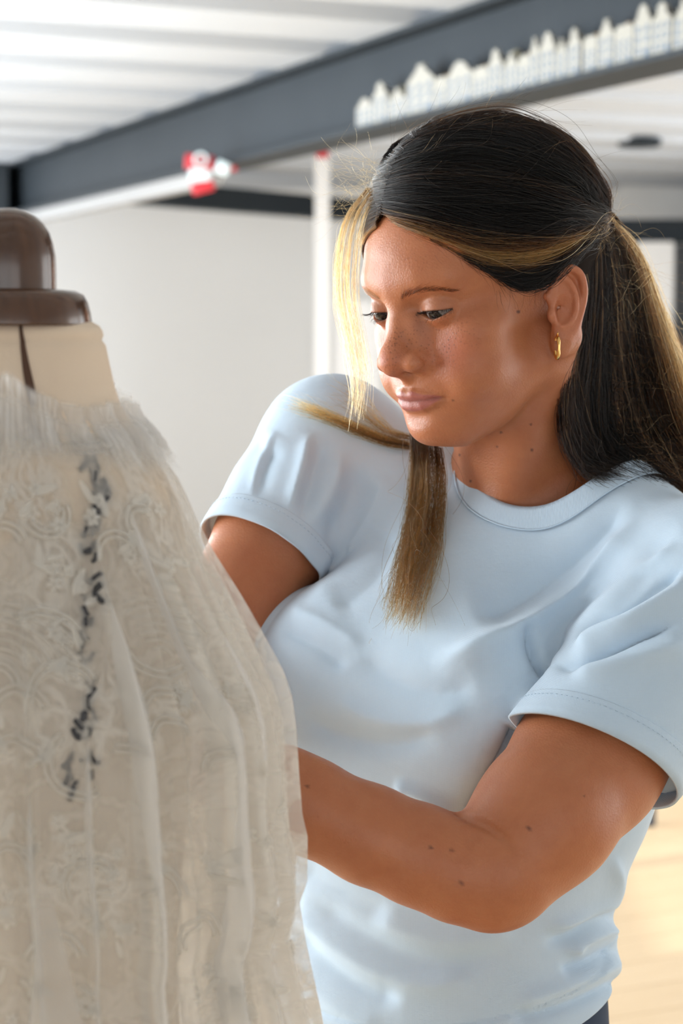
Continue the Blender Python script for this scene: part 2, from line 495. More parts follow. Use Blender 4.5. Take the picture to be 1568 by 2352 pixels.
# miniature canal houses along the lower flange
m_delft = new_mat('white_glaze', (0.80, 0.77, 0.70), 0.25, spec=0.5)
k = NT(m_delft); tc = k.add('ShaderNodeTexCoord'); nz = k.add('ShaderNodeTexNoise', i_Scale=40.0, i_Detail=3.0); k.link(tc.outputs['Object'], nz.inputs[0]); k.link(k.mix(nz.outputs[0], (0.33, 0.32, 0.285), (0.40, 0.39, 0.35)), k.bsdf.inputs['Base Color'])
m_pane = new_mat('blue_glaze', (0.12, 0.17, 0.24), 0.25); m_cork = new_mat('cork', (0.42, 0.26, 0.12), 0.8); m_seal = new_mat('grey_seal', (0.30, 0.28, 0.20), 0.6)
HOUSES = [  # left px, right px, top px, gable, stopper (0 none, 1 cork, 2 grey)
    (809, 845, 226, 'bell', 0), (845, 879, 188, 'neck', 0), (880, 921, 204, 'step', 2), (922, 984, 149, 'spout', 0), (985, 1010, 178, 'flat', 1),
    (1011, 1069, 141, 'bell', 0), (1070, 1104, 172, 'flat', 1), (1104, 1137, 112, 'neck', 0), (1138, 1173, 122, 'step', 2), (1173, 1198, 136, 'flat', 1),
    (1198, 1219, 87, 'spout', 0), (1220, 1255, 74, 'bell', 0), (1256, 1281, 90, 'step', 0), (1282, 1312, 64, 'neck', 0), (1318, 1349, 84, 'flat', 1),
    (1351, 1386, 45, 'spout', 0), (1388, 1430, 58, 'flat', 1), (1432, 1470, 10, 'bell', 0), (1471, 1515, 4, 'neck', 0), (1519, 1562, 0, 'step', 1)]
KIND = {'bell': 'bell-shaped', 'neck': 'tall necked', 'step': 'stepped', 'spout': 'pointed', 'flat': 'low flat'}
ORD = ['first', 'second', 'third', 'fourth', 'fifth', 'sixth', 'seventh', 'eighth', 'ninth', 'tenth', 'eleventh', 'twelfth', 'thirteenth', 'fourteenth', 'fifteenth', 'sixteenth', 'seventeenth', 'eighteenth', 'nineteenth', 'last']
ZH = Z_BB + .014
for hi_, (x0, x1, yt, gable, stop) in enumerate(HOUSES):
    pa, pb = beam_pt(x0, .030), beam_pt(x1, .030)
    # columns are read along the set-back line, so the ends fall on their columns
    c = (pa + pb) / 2; w = abs((pb - pa) @ BD) * .985; c[2] = ZH
    depth = .036
    ztop = P((x0 + x1) / 2, yt, c[1])[2]; H = max(.08, ztop - ZH)
    if gable == 'flat': out = [(0, 0), (1, 0), (1, .93), (.86, .93), (.86, 1), (.14, 1), (.14, .93), (0, .93)]
    elif gable == 'step': out = [(0, 0), (1, 0), (1, .66), (.86, .66), (.86, .76), (.72, .76), (.72, .86), (.60, .86), (.60, 1), (.40, 1), (.40, .86), (.28, .86), (.28, .76), (.14, .76), (.14, .66), (0, .66)]
    elif gable == 'neck': out = [(0, 0), (1, 0), (1, .68), (.90, .70), (.80, .74), (.73, .82), (.72, .92), (.66, .93), (.5, 1), (.34, .93), (.28, .92), (.27, .82), (.20, .74), (.10, .70), (0, .68)]
    elif gable == 'bell': out = [(0, 0), (1, 0), (1, .70), (.93, .72), (.84, .78), (.78, .86), (.70, .93), (.60, .98), (.5, 1), (.40, .98), (.30, .93), (.22, .86), (.16, .78), (.07, .72), (0, .70)]
    else: out = [(0, 0), (1, 0), (1, .66), (.62, .93), (.62, 1), (.38, 1), (.38, .93), (0, .66)]
    root = empty('canal_house', c)
    tag(root, 'white miniature canal house with a %s gable, %s from the left on the beam' % (KIND[gable], ORD[hi_]) if hi_ < 19 else 'white miniature canal house with a stepped gable at the right edge of the beam', 'ornament', 'miniature canal houses on the beam')
    M = Matrix(((BD[0], -BN[0], 0, c[0]), (BD[1], -BN[1], 0, c[1]), (0, 0, 1, c[2]), (0, 0, 0, 1)))
    bm = bmesh.new()
    f_ = [bm.verts.new(M @ Vector(((u - .5) * w, -depth / 2, v * H))) for u, v in out]
    b_ = [bm.verts.new(M @ Vector(((u - .5) * w, -depth / 2 + .010, v * H))) for u, v in out]
    bm.faces.new(f_); bm.faces.new(b_[::-1])
    for i in range(len(out)): bm.faces.new((f_[i], b_[i], b_[(i + 1) % len(out)], f_[(i + 1) % len(out)]))
    bmesh.ops.recalc_face_normals(bm, faces=bm.faces); bm_obj('facade', bm, m_delft, root)
    bm = bmesh.new(); add_box(bm, (-w * .47, -depth / 2 + .010, 0), (w * .47, depth / 2, H * .62), M)
    ap = [M @ Vector(q) for q in ((-w * .47, -depth / 2 + .010, H * .62), (w * .47, -depth / 2 + .010, H * .62), (0, -depth / 2 + .010, H * .86), (-w * .47, depth / 2, H * .62), (w * .47, depth / 2, H * .62), (0, depth / 2, H * .86))]
    q = [bm.verts.new(v) for v in ap]
    for f in ((0, 1, 2), (5, 4, 3), (0, 2, 5, 3), (1, 4, 5, 2)): bm.faces.new([q[i] for i in f])
    bm_obj('house_body', bm, m_delft, root)
    nc = 2 if w < .075 else 3
    for row, (v0, v1) in enumerate(((.08, .22), (.29, .42), (.48, .60))):
        for ci in range(nc):
            u = (ci + .5) / nc; uw = .40 / nc
            if row == 0 and ci == 0:
                bm = bmesh.new(); add_box(bm, ((u - uw / 1.6 - .5) * w, -depth / 2 - .0012, 0), ((u + uw / 1.6 - .5) * w, -depth / 2 + .001, .20 * H), M); bm_obj('door', bm, m_pane, root); continue
            bm = bmesh.new(); add_box(bm, ((u - uw / 2 - .5) * w, -depth / 2 - .0008, v0 * H), ((u + uw / 2 - .5) * w, -depth / 2 + .001, v1 * H), M); bm_obj('window', bm, m_pane, root)
    if stop:
        vs, fs = lathe([(0, H * .80), (.013, H * .80), (.014, H * 1.06), (.011, H * 1.10), (0, H * 1.10)], 16, c + (-BN) * .012 + BD * (w * .2)); mesh_obj('stopper', vs, fs, m_cork if stop == 1 else m_seal, root, smooth=False)
# ------------------------------------------------------------------ dress form
FY = 1.02; FCX = P(25, 900, FY)[0]
def fz(py): return P(25, py, FY)[2]
KPX = FPX / FY
def row_z(py):
    v = (IH / 2 - np.asarray(py, float)) / FPX; c, s = math.cos(PITCH), math.sin(PITCH)
    return CAM_Z + FY * (v * c - s) / (c + v * s)
FC = np.array([FCX, FY, 0.0])
form = empty('dress_form', (FCX, FY, 0)); tag(form, 'beige dress form with a dark turned wooden neck knob', 'mannequin')
m_knob = new_mat('dark_turned_wood', (0.06, 0.028, 0.014), 0.22, spec=0.6)
k = NT(m_knob); tc = k.add('ShaderNodeTexCoord'); mp = k.add('ShaderNodeMapping'); mp.inputs['Scale'].default_value = (30, 30, 4); k.link(tc.outputs['Object'], mp.inputs[0])
nz = k.add('ShaderNodeTexNoise', i_Scale=2.0, i_Detail=5.0, i_Distortion=1.2); k.link(mp.outputs[0], nz.inputs[0])
k.link(k.mix(nz.outputs[0], (0.030, 0.012, 0.006), (0.13, 0.055, 0.022)), k.bsdf.inputs['Base Color']); k.bsdf.inputs['Coat Weight'].default_value = 0.2; k.bsdf.inputs['Coat Roughness'].default_value = 0.08
def prof_px(lst): return [((r) / KPX, fz(y)) for r, y in lst]
vs, fs = lathe(prof_px([(0, 478), (20, 479), (42, 485), (62, 496), (80, 513), (93, 535), (101, 560), (106, 590), (107, 630), (107, 672)]), 64, FC); mesh_obj('neck_knob', vs, fs, m_knob, form)
vs, fs = lathe(prof_px([(60, 664), (107, 664), (150, 668), (168, 677), (178, 695), (184, 720), (187, 742), (187, 748), (60, 748)]), 64, FC); mesh_obj('neck_cap', vs, fs, m_knob, form)
m_form = new_mat('form_linen', (0.62, 0.50, 0.38), 0.9, spec=0.15)
k = NT(m_form); tc = k.add('ShaderNodeTexCoord'); nz = k.add('ShaderNodeTexNoise', i_Scale=14.0, i_Detail=5.0); k.link(tc.outputs['Object'], nz.inputs[0])
w1 = k.add('ShaderNodeTexNoise', i_Scale=900.0); k.link(tc.outputs['Object'], w1.inputs[0])
k.link(k.mix(nz.outputs[0], (0.68, 0.53, 0.39), (0.80, 0.67, 0.53)), k.bsdf.inputs['Base Color']); k.bump(w1.outputs[0], 0.2, 0.0008)
FP = [(738, 150), (740, 196), (746, 206), (760, 212), (800, 219), (870, 233), (930, 247), (965, 266), (1000, 294), (1050, 330), (1110, 362), (1180, 384), (1260, 400), (1400, 412), (1600, 415), (1900, 392), (2200, 365), (2500, 380), (2900, 420)]
FEY = 0.80
ys = np.linspace(738, 2900, 200); rs = np.interp(ys, [a for a, b in FP], [b for a, b in FP])
rs = np.convolve(np.pad(rs, 4, 'edge'), np.ones(9) / 9, 'valid'); rs[:4] = np.interp(ys[:4], [738, 742, 760, 790], [185, 200, 211, 217])
vs, fs = lathe([(r / KPX, fz(y)) for r, y in zip(rs, ys)], 96, FC, 1.0, FEY); mesh_obj('torso', vs, fs, m_form, form)
# open seam down the front of the neck
m_seam = new_mat('seam_shadow', (0.09, 0.045, 0.028), 0.9)
def form_pt(px, py, off=0.0):
    r = np.interp(py, ys, rs) / KPX + off; x = (px - 25) / KPX
    c = np.clip(x / r, -.999, .999); return np.array([FCX + x, FY - r * FEY * math.sqrt(1 - c * c), fz(py)])
sl = [(77, 742, 3), (82, 780, 5), (88, 820, 7), (95, 860, 9), (102, 890, 9), (110, 925, 5)]
c = catmull(sl, 24); vs = []; fs = []
for (x, y, w) in c: vs += [form_pt(x - w, y, .0012), form_pt(x, y, .0004), form_pt(x + w, y, .0012)]
for i in range(23):
    for j in range(2): fs.append((i * 3 + j, i * 3 + j + 1, i * 3 + j + 4, i * 3 + j + 3))
mesh_obj('neck_seam', vs, fs, m_seam, form)
# pole and base of the form
vs, fs = lathe([(.018, fz(2900)), (.018, .03)], 20, FC); mesh_obj('pole', vs, fs, m_knob, form)
vs, fs = lathe([(0, 0), (.19, 0), (.19, .02), (.05, .04), (.02, .05)], 40, FC); mesh_obj('base', vs, fs, m_knob, form)

# ------------------------------------------------------------------ lace gown over the form
LP = [(925, 262), (960, 272), (1000, 310), (1040, 338), (1100, 380), (1160, 406), (1200, 420), (1280, 450), (1380, 497), (1480, 540), (1560, 577), (1620, 596), (1700, 606), (1800, 611), (1900, 619), (1955, 632), (2060, 632), (2110, 614), (2200, 630), (2352, 668), (2600, 725), (2900, 800)]
LEY = 0.78
_ly = np.array([a for a, b in LP], float); _lr = np.array([b for a, b in LP], float)
RIDGES = [(91, 1.5, 1.1), (80, 1.2, .9), (69, 1.3, .6), (58.5, 1.0, 1.6), (47, 1.2, .6), (38, 1.1, 1.3), (28, 1.5, .8), (17, 1.6, .8), (6, 2.0, .7), (103, 1.6, .8), (118, 1.6, .9), (135, 1.8, .8), (152, 1.8, .8)] + [(-a * 14.0, 3.0, .9) for a in range(1, 14)]
def lace_pt(th, py, off=0.0, pleat=True):
    """th in degrees from the right-hand side towards the camera, py a photo row on the axis"""
    th = np.asarray(th, float); py = np.asarray(py, float)
    r = np.interp(py, _ly, _lr) / KPX
    if pleat:
        amp = .013 * smoothstep(1050, 1600, py)
        drift = 1.2 * smoothstep(1300, 2300, py) * np.sin(th * .045)
        p = sum(h * np.exp(-(((th + drift - a + 180) % 360 - 180) / w) ** 2) for a, w, h in RIDGES)
        r = r + amp * p + .0035 * smoothstep(1000, 1500, py) * np.sin(np.radians(th * 9) + py * .002)
    r = r + off
    a = np.radians(th)
    return np.stack([FCX + r * np.cos(a), FY - r * LEY * np.sin(a), row_z(py)], -1)

def lace_material(name, dens, a_min, a_max, scale=1.0, col=(0.86, 0.82, 0.75)):
    m = bpy.data.materials.new(name); m.use_nodes = True; m.node_tree.nodes.clear(); k = NT(m)
    out = k.add('ShaderNodeOutputMaterial'); uv = k.add('ShaderNodeUVMap', uv_map='UVMap')
    wn_ = k.add('ShaderNodeTexNoise', i_Scale=22.0 * scale, i_Detail=3.0); k.link(uv.outputs[0], wn_.inputs[0])
    warp = k.add('ShaderNodeMixRGB'); warp.blend_type = 'LINEAR_LIGHT'; warp.inputs[0].default_value = 0.03
    k.link(uv.outputs[0], warp.inputs[1]); k.link(wn_.outputs['Color'], warp.inputs[2])
    ve = k.add('ShaderNodeTexVoronoi', i_Scale=30.0 * scale); ve.feature = 'DISTANCE_TO_EDGE'; k.link(warp.outputs[0], ve.inputs[0])
    vine = k.ramp(ve.outputs['Distance'], [(0.03, (1, 1, 1)), (0.10, (0, 0, 0))])
    vf = k.add('ShaderNodeTexVoronoi', i_Scale=70.0 * scale); vf.feature = 'DISTANCE_TO_EDGE'; k.link(warp.outputs[0], vf.inputs[0])
    fl = k.ramp(vf.outputs['Distance'], [(0.06, (1, 1, 1)), (0.22, (0.1, 0.1, 0.1))])
    cl = k.add('ShaderNodeTexNoise', i_Scale=16.0 * scale, i_Detail=2.0); k.link(uv.outputs[0], cl.inputs[0])
    clm = k.ramp(cl.outputs[0], [(0.48, (0, 0, 0)), (0.58, (1, 1, 1))])
    mask = k.math('MAXIMUM', k.math('MULTIPLY', vine, .38), k.math('MULTIPLY', fl, clm))
    net = k.add('ShaderNodeTexVoronoi', i_Scale=900.0); net.feature = 'DISTANCE_TO_EDGE'; k.link(uv.outputs[0], net.inputs[0])
    fd = k.add('ShaderNodeAttribute', attribute_name='fade')
    al = k.math('MULTIPLY', k.math('ADD', k.math('MULTIPLY', mask, a_max - a_min), a_min), fd.outputs['Fac'])
    dif = k.add('ShaderNodeBsdfDiffuse', i_Color=(*col, 1)); trl = k.add('ShaderNodeBsdfTranslucent', i_Color=(*col, 1)); tr = k.add('ShaderNodeBsdfTransparent')
    mx = k.add('ShaderNodeMixShader'); mx.inputs[0].default_value = 0.5; k.link(dif.outputs[0], mx.inputs[1]); k.link(trl.outputs[0], mx.inputs[2])
    m2 = k.add('ShaderNodeMixShader'); k.link(al, m2.inputs[0]); k.link(tr.outputs[0], m2.inputs[1]); k.link(mx.outputs[0], m2.inputs[2]); k.link(m2.outputs[0], out.inputs[0])
    return m
m_lace = lace_material('lace', 1, .36, .92, 1.0, (0.90, 0.87, 0.81)); m_tulle = lace_material('tulle', 1, .50, .70, 2.0, (0.90, 0.87, 0.82))
m_cord = bpy.data.materials.new('lace_cord'); m_cord.use_nodes = True; m_cord.node_tree.nodes.clear(); k = NT(m_cord)
_o = k.add('ShaderNodeOutputMaterial'); _d = k.add('ShaderNodeBsdfDiffuse', i_Color=(0.90, 0.87, 0.81, 1)); _l = k.add('ShaderNodeBsdfTranslucent', i_Color=(0.90, 0.87, 0.81, 1)); _t = k.add('ShaderNodeBsdfTransparent')
_m = k.add('ShaderNodeMixShader'); _m.inputs[0].default_value = .35; k.link(_d.outputs[0], _m.inputs[1]); k.link(_l.outputs[0], _m.inputs[2])
_n = k.add('ShaderNodeMixShader'); _n.inputs[0].default_value = .55; k.link(_t.outputs[0], _n.inputs[1]); k.link(_m.outputs[0], _n.inputs[2]); k.link(_n.outputs[0], _o.inputs[0])

def grid_surf(name, ths, pys, fn, mat, parent, uvr=.13, fade=None):
    T_, Y_ = np.meshgrid(ths, pys, indexing='ij'); V = fn(T_.ravel(), Y_.ravel()); nt, ny = len(ths), len(pys)
    i = np.arange(nt - 1)[:, None] * ny + np.arange(ny - 1)[None]; Q = np.stack([i, i + ny, i + ny + 1, i + 1], -1).reshape(-1, 4)
    o = mesh_obj(name, V, Q, mat, parent)
    uvl = o.data.uv_layers.new(name='UVMap'); li = np.empty(len(o.data.loops), np.int32); o.data.loops.foreach_get('vertex_index', li)
    uvv = np.stack([np.radians(T_.ravel()) * uvr, -(Y_.ravel() - 900) / KPX], 1)[li]; uvl.data.foreach_set('uv', uvv.astype(f32).ravel())
    fa = o.data.attributes.new('fade', 'FLOAT', 'POINT'); fa.data.foreach_set('value', (np.ones(nt * ny) if fade is None else fade(T_.ravel(), Y_.ravel())).astype(f32))
    return o
gown = empty('lace_gown', (FCX, FY, 0)); tag(gown, 'ivory lace bridal gown draped in pleats over the beige dress form', 'dress')
grid_surf('lace_layer', np.linspace(-180, 180, 541), np.linspace(985, 2900, 260), lambda t, y: lace_pt(t, y), m_lace, gown)
grid_surf('tulle_lining', np.linspace(-180, 180, 361), np.linspace(1010, 2900, 160), lambda t, y: lace_pt(t * 1.0 + 5, y, -.006 - .008 * smoothstep(1200, 1900, y), True), m_tulle, gown)
# soft tulle gathered round the neckline
def tul(t, y):
    b = lace_pt(t, y, .004, False); w = .0030 * np.sin(np.radians(t * 23)) + .002 * np.sin(np.radians(t * 41) + y * .05)
    a = np.radians(t); return b + np.stack([w * np.cos(a), -w * np.sin(a), .004 * np.sin(np.radians(t * 5.0)) * (y < 1000)], -1)
def tul_top(t): return 905 + 22 * np.sin(np.radians(t * 3 + 40)) - 26 * np.exp(-((t - 84) / 7) ** 2)
def tul2(t, v):
    y0 = tul_top(t); y = y0 + (1075 - y0 + 22 * np.sin(np.radians(t * 4))) * v
    return tul(t, y)
m_soft = lace_material('soft_tulle', 1, .45, .80, 1.6, (0.90, 0.89, 0.87))
grid_surf('tulle_collar', np.linspace(-180, 180, 361), np.linspace(0, 1, 30), tul2, m_soft, gown, fade=lambda t, v: smoothstep(0, .10, v) * smoothstep(1, .45, v))
grid_surf('tulle_collar', np.linspace(-178, 182, 361), np.linspace(.12, .9, 24), lambda t, v: tul2(t, v) + np.stack([.003 * np.cos(np.radians(t)), -.003 * np.sin(np.radians(t)), t * 0 - .004], -1), m_soft, gown, fade=lambda t, v: smoothstep(.12, .3, v) * smoothstep(.9, .4, v))
# stitched pleats standing off the lace, and a loose panel of tulle at the front
for th0, th1, y0, y1, w in ((58.8, 57.5, 1330, 2800, .0042), (44, 37.5, 1130, 2300, .0036), (91, 91, 1180, 2400, .0040), (80, 78, 1700, 2800, .0036), (27, 25, 1400, 2500, .0034), (69, 68.5, 1600, 2700, .0026)):
    yy = np.linspace(y0, y1, 60); u = (yy - y0) / (y1 - y0); tt = th0 + (th1 - th0) * np.minimum(u * 2.2, 1) + .5 * np.sin(u * 9)
    rows = []
    for q in np.linspace(0, math.pi, 9):
        w_ = w * np.sin(np.minimum(u * 8, 1) * math.pi / 2)
        rows.append(lace_pt(tt + np.degrees(w_ * math.cos(q) * .55 / .14), yy, w_ * math.sin(q) * 1.3 + .0006))
    V = np.vstack(rows); F = [(i * 60 + j, i * 60 + j + 1, (i + 1) * 60 + j + 1, (i + 1) * 60 + j) for i in range(8) for j in range(59)]
    o = mesh_obj('pleat', V, F, m_soft, gown); fa = o.data.attributes.new('fade', 'FLOAT', 'POINT'); fa.data.foreach_set('value', np.full(len(V), .9, f32))
    o.data.uv_layers.new(name='UVMap')
def panel(t, v):
    y = 1830 + v * 900; k_ = smoothstep(0, 1, v); return lace_pt(78 - 2 * v * 9 + t * (3 + 22 * k_), y, .010 + .004 * np.sin(t * 7) * k_)
grid_surf('tulle_panel', np.linspace(0, 1, 40), np.linspace(0, 1, 60), panel, m_soft, gown, fade=lambda t, v: .75 * smoothstep(0, .15, v))
# embroidered motifs
r = np.random.default_rng(21)
def surf(s, z, th0, py0): # millimetres on the cloth around a centre
    rr = np.interp(py0, _ly, _lr) / KPX * 1000
    return lace_pt(th0 + np.degrees(np.asarray(s) / rr), py0 + np.asarray(z) * -KPX / 1000, .0008)
def cord(name, s, z, th0, py0, rad): tv, tf = tube(surf(s, z, th0, py0), rad, 5); return mesh_obj(name, tv, tf, m_cord, gown)
def flower(th0, py0, R):
    vs, fs = [], []; n = r.integers(5, 7); ph = r.uniform(0, 6)
    for i in range(n):
        a = ph + i * 2 * math.pi / n; k_ = 9
        cs, cz = math.cos(a) * R * .55, math.sin(a) * R * .55
        t = np.linspace(0, 2 * math.pi, k_, endpoint=False)
        s = cs + R * .42 * np.cos(t) * math.cos(a) - R * .28 * np.sin(t) * math.sin(a); z = cz + R * .42 * np.cos(t) * math.sin(a) + R * .28 * np.sin(t) * math.cos(a)
        b = len(vs); vs += list(surf(s, z, th0, py0)); fs.append(tuple(range(b, b + k_)))
    o = mesh_obj('flower_motif', vs, fs, m_cord, gown, smooth=False); sm = o.modifiers.new('thickness', 'SOLIDIFY'); sm.thickness = .0008
def leaf(th0, py0, L, a):
    t = np.linspace(0, 2 * math.pi, 12, endpoint=False); u = L * np.cos(t); v = L * .32 * np.sin(t) * (1 - .3 * np.cos(t))
    o = mesh_obj('leaf_motif', surf(u * math.cos(a) - v * math.sin(a), u * math.sin(a) + v * math.cos(a), th0, py0), [tuple(range(12))], m_cord, gown, smooth=False); sm = o.modifiers.new('thickness', 'SOLIDIFY'); sm.thickness = .0008
def th_of(px, py):
    rr = np.interp(py, _ly, _lr); return math.degrees(math.acos(np.clip((px - 25) / rr, -1, 1)))
ARCS = [(110, 1560, 16, 20, 160), (200, 1530, 20, 30, 190), (100, 1650, 14, 0, 170), (420, 1630, 13, 10, 170), (420, 1600, 20, 20, 160), (310, 1560, 18, 250, 380), (230, 1650, 17, 120, 300), (60, 1500, 12, 10, 180), (380, 1400, 24, 200, 300), (150, 1450, 26, 20, 120), (90, 1860, 12, 0, 180), (250, 1900, 14, 30, 210), (400, 1950, 16, 0, 160), (520, 1700, 14, 30, 180), (300, 1250, 14, 0, 180), (150, 1150, 12, 200, 380), (60, 1220, 13, 20, 180), (340, 1180, 10, 30, 200), (480, 2050, 14, 0, 200), (180, 2050, 15, 10, 170)]
for px_, py_, R, a0, a1 in ARCS:
    t0 = th_of(px_, py_)
    for q in (0, 3.2):
        t = np.radians(np.linspace(a0, a1, 16)); cord('scroll_motif', -(R - q) * np.cos(t), (R - q) * np.sin(t), t0, py_, .0011)
for i in range(7):                                              # fine curved ribs of the big palm leaves
    t = np.radians(np.linspace(20, 110, 14)); cord('palm_rib', -(12 + i * 5.5) * np.cos(t), (12 + i * 5.5) * np.sin(t) * .8, th_of(60, 1480), 1480, .0007)
    cord('palm_rib', -(10 + i * 5) * np.cos(t), (10 + i * 5) * np.sin(t) * .8, th_of(350, 1330), 1470, .0006)
cl_pts = [(180, 1180), (150, 1260), (215, 1300), (330, 1230), (350, 1140), (240, 1130), (120, 1120), (60, 1120), (190, 1380), (210, 1460), (390, 1290), (160, 1640), (60, 1600), (440, 1540), (540, 1560), (230, 1780), (140, 1800), (200, 1860), (300, 1850), (90, 1940), (260, 1960), (420, 1860), (500, 1930), (560, 1860), (590, 1780), (330, 1990), (560, 2040), (480, 2150), (540, 2220), (600, 2180), (130, 2080), (250, 2150), (400, 2240), (60, 2200)]
for px_, py_ in cl_pts:
    for j in range(2):
        t0 = th_of(px_ + r.normal(0, 16), py_) ; flower(t0 + r.normal(0, 1.2), py_ + r.normal(0, 22), r.uniform(3.2, 5.6))
    for j in range(2): leaf(th_of(px_, py_) + r.normal(0, 3), py_ + r.normal(0, 28), r.uniform(4, 8), r.uniform(0, 3.1))
# dark lacing that shows through the lace
m_dark = new_mat('dark_ribbon', (0.06, 0.058, 0.062), 0.7)
r = np.random.default_rng(5)
pp = [(240, 1045, 16), (262, 1100, 20), (258, 1160, 22), (240, 1230, 22), (246, 1320, 24), (246, 1420, 24), (246, 1520, 22), (236, 1600, 24), (226, 1660, 30), (212, 1712, 26)]
c = catmull(pp, 40)
for i in range(0, 40):
    x, y, w = c[i]
    for sgn in (-1, 1):
        if r.random() < .25: continue
        x1 = x + sgn * w * r.uniform(.2, .9); x2 = x + sgn * w * r.uniform(-.3, .9) + r.normal(0, 9)
        a, m, b = (lace_pt(th_of(xx, yy), yy, -.0022) for xx, yy in ((x1, y - 14), ((x1 + x2) / 2, y), (x2, y + r.uniform(0, 14)))); tv, tf = tube(catmull([a, m, b], 6), r.uniform(.0008, .0022), 6); mesh_obj('dark_lacing', tv, tf, m_dark, form)
# ------------------------------------------------------------------ the woman: pose of head and torso
def rot_zxy(a, b, c):
    return np.array(Matrix.Rotation(a, 3, 'Z') @ Matrix.Rotation(b, 3, 'X') @ Matrix.Rotation(c, 3, 'Y'))
HR = rot_zxy(math.radians(-50.4), math.radians(17.6), math.radians(-0.8))
HT = np.array([0.1074, 1.39, 1.5206]); HS = 0.957e-3
def head_to_world(q):
    """q: (x to her left, forward, up) in mm from the point between the ear canals"""
    q = np.atleast_2d(np.asarray(q, float)); q = np.stack([q[:, 0], -q[:, 1], q[:, 2]], 1)
    return q @ HR.T * HS + HT
def world_to_head(W):
    q = ((W - HT.astype(W.dtype)) / HS) @ HR.astype(W.dtype)
    return np.stack([q[:, 0], -q[:, 1], q[:, 2]], 1)
EYE = np.array([30.0, 71.5, 18.0]); EYE_R = 12.2

def lid_upper(dx):   # height of the lid margins over the eye centre, dx towards the outer corner
    t = np.clip(dx / 14.0, -1.1, 1.1)
    return 2.0 * (1 - np.abs(t) ** 2.2) - 1.3 + 0.25 * t
def lid_lower(dx):
    t = np.clip(dx / 14.0, -1.1, 1.1)
    return -4.4 * (1 - np.abs(t) ** 2.0) - 1.3 + 0.45 * t

def head_sdf(q):
    """distance in mm to the head, q in head coordinates"""
    s = q.copy(); s[:, 0] = np.abs(s[:, 0])          # mirrored
    x, f, z = s[:, 0], s[:, 1], s[:, 2]
    d = s_ell(q, (0, -14, 47), (73, 91, 82))
    d = smin(d, s_ell(q, (0, 32, 46), (59, 60, 52)), 22)
    d = smin(d, s_ell(q, (0, 36, -18), (57, 52, 60)), 18)
    d = smin(d, s_ell(s, (44, 54, -6), (19, 21, 17)), 16)            # cheekbones
    d = smin(d, s_ell(s, (33, 58, -36), (27, 28, 28)), 16)           # cheeks
    d = smin(d, s_ell(q, (0, 68, -44), (29, 29, 30)), 14)            # muzzle
    d = smin(d, s_cap(s, (49, 4, -46), (17, 68, -76), 15, 16), 18)   # jaw
    d = smin(d, s_ell(q, (0, 40, -62), (44, 46, 25)), 14)
    d = smin(d, s_ell(q, (0, 36, -74), (30, 40, 16)), 16)            # under the chin
    d = smin(d, s_ell(q, (0, 76.5, -72.5), (21, 20, 15)), 12)          # chin
    m = (f > 40) & (z < 62) & (d < 26)
    if m.any():
        d[m] = face_detail(q[m], s[m], d[m])
    return d

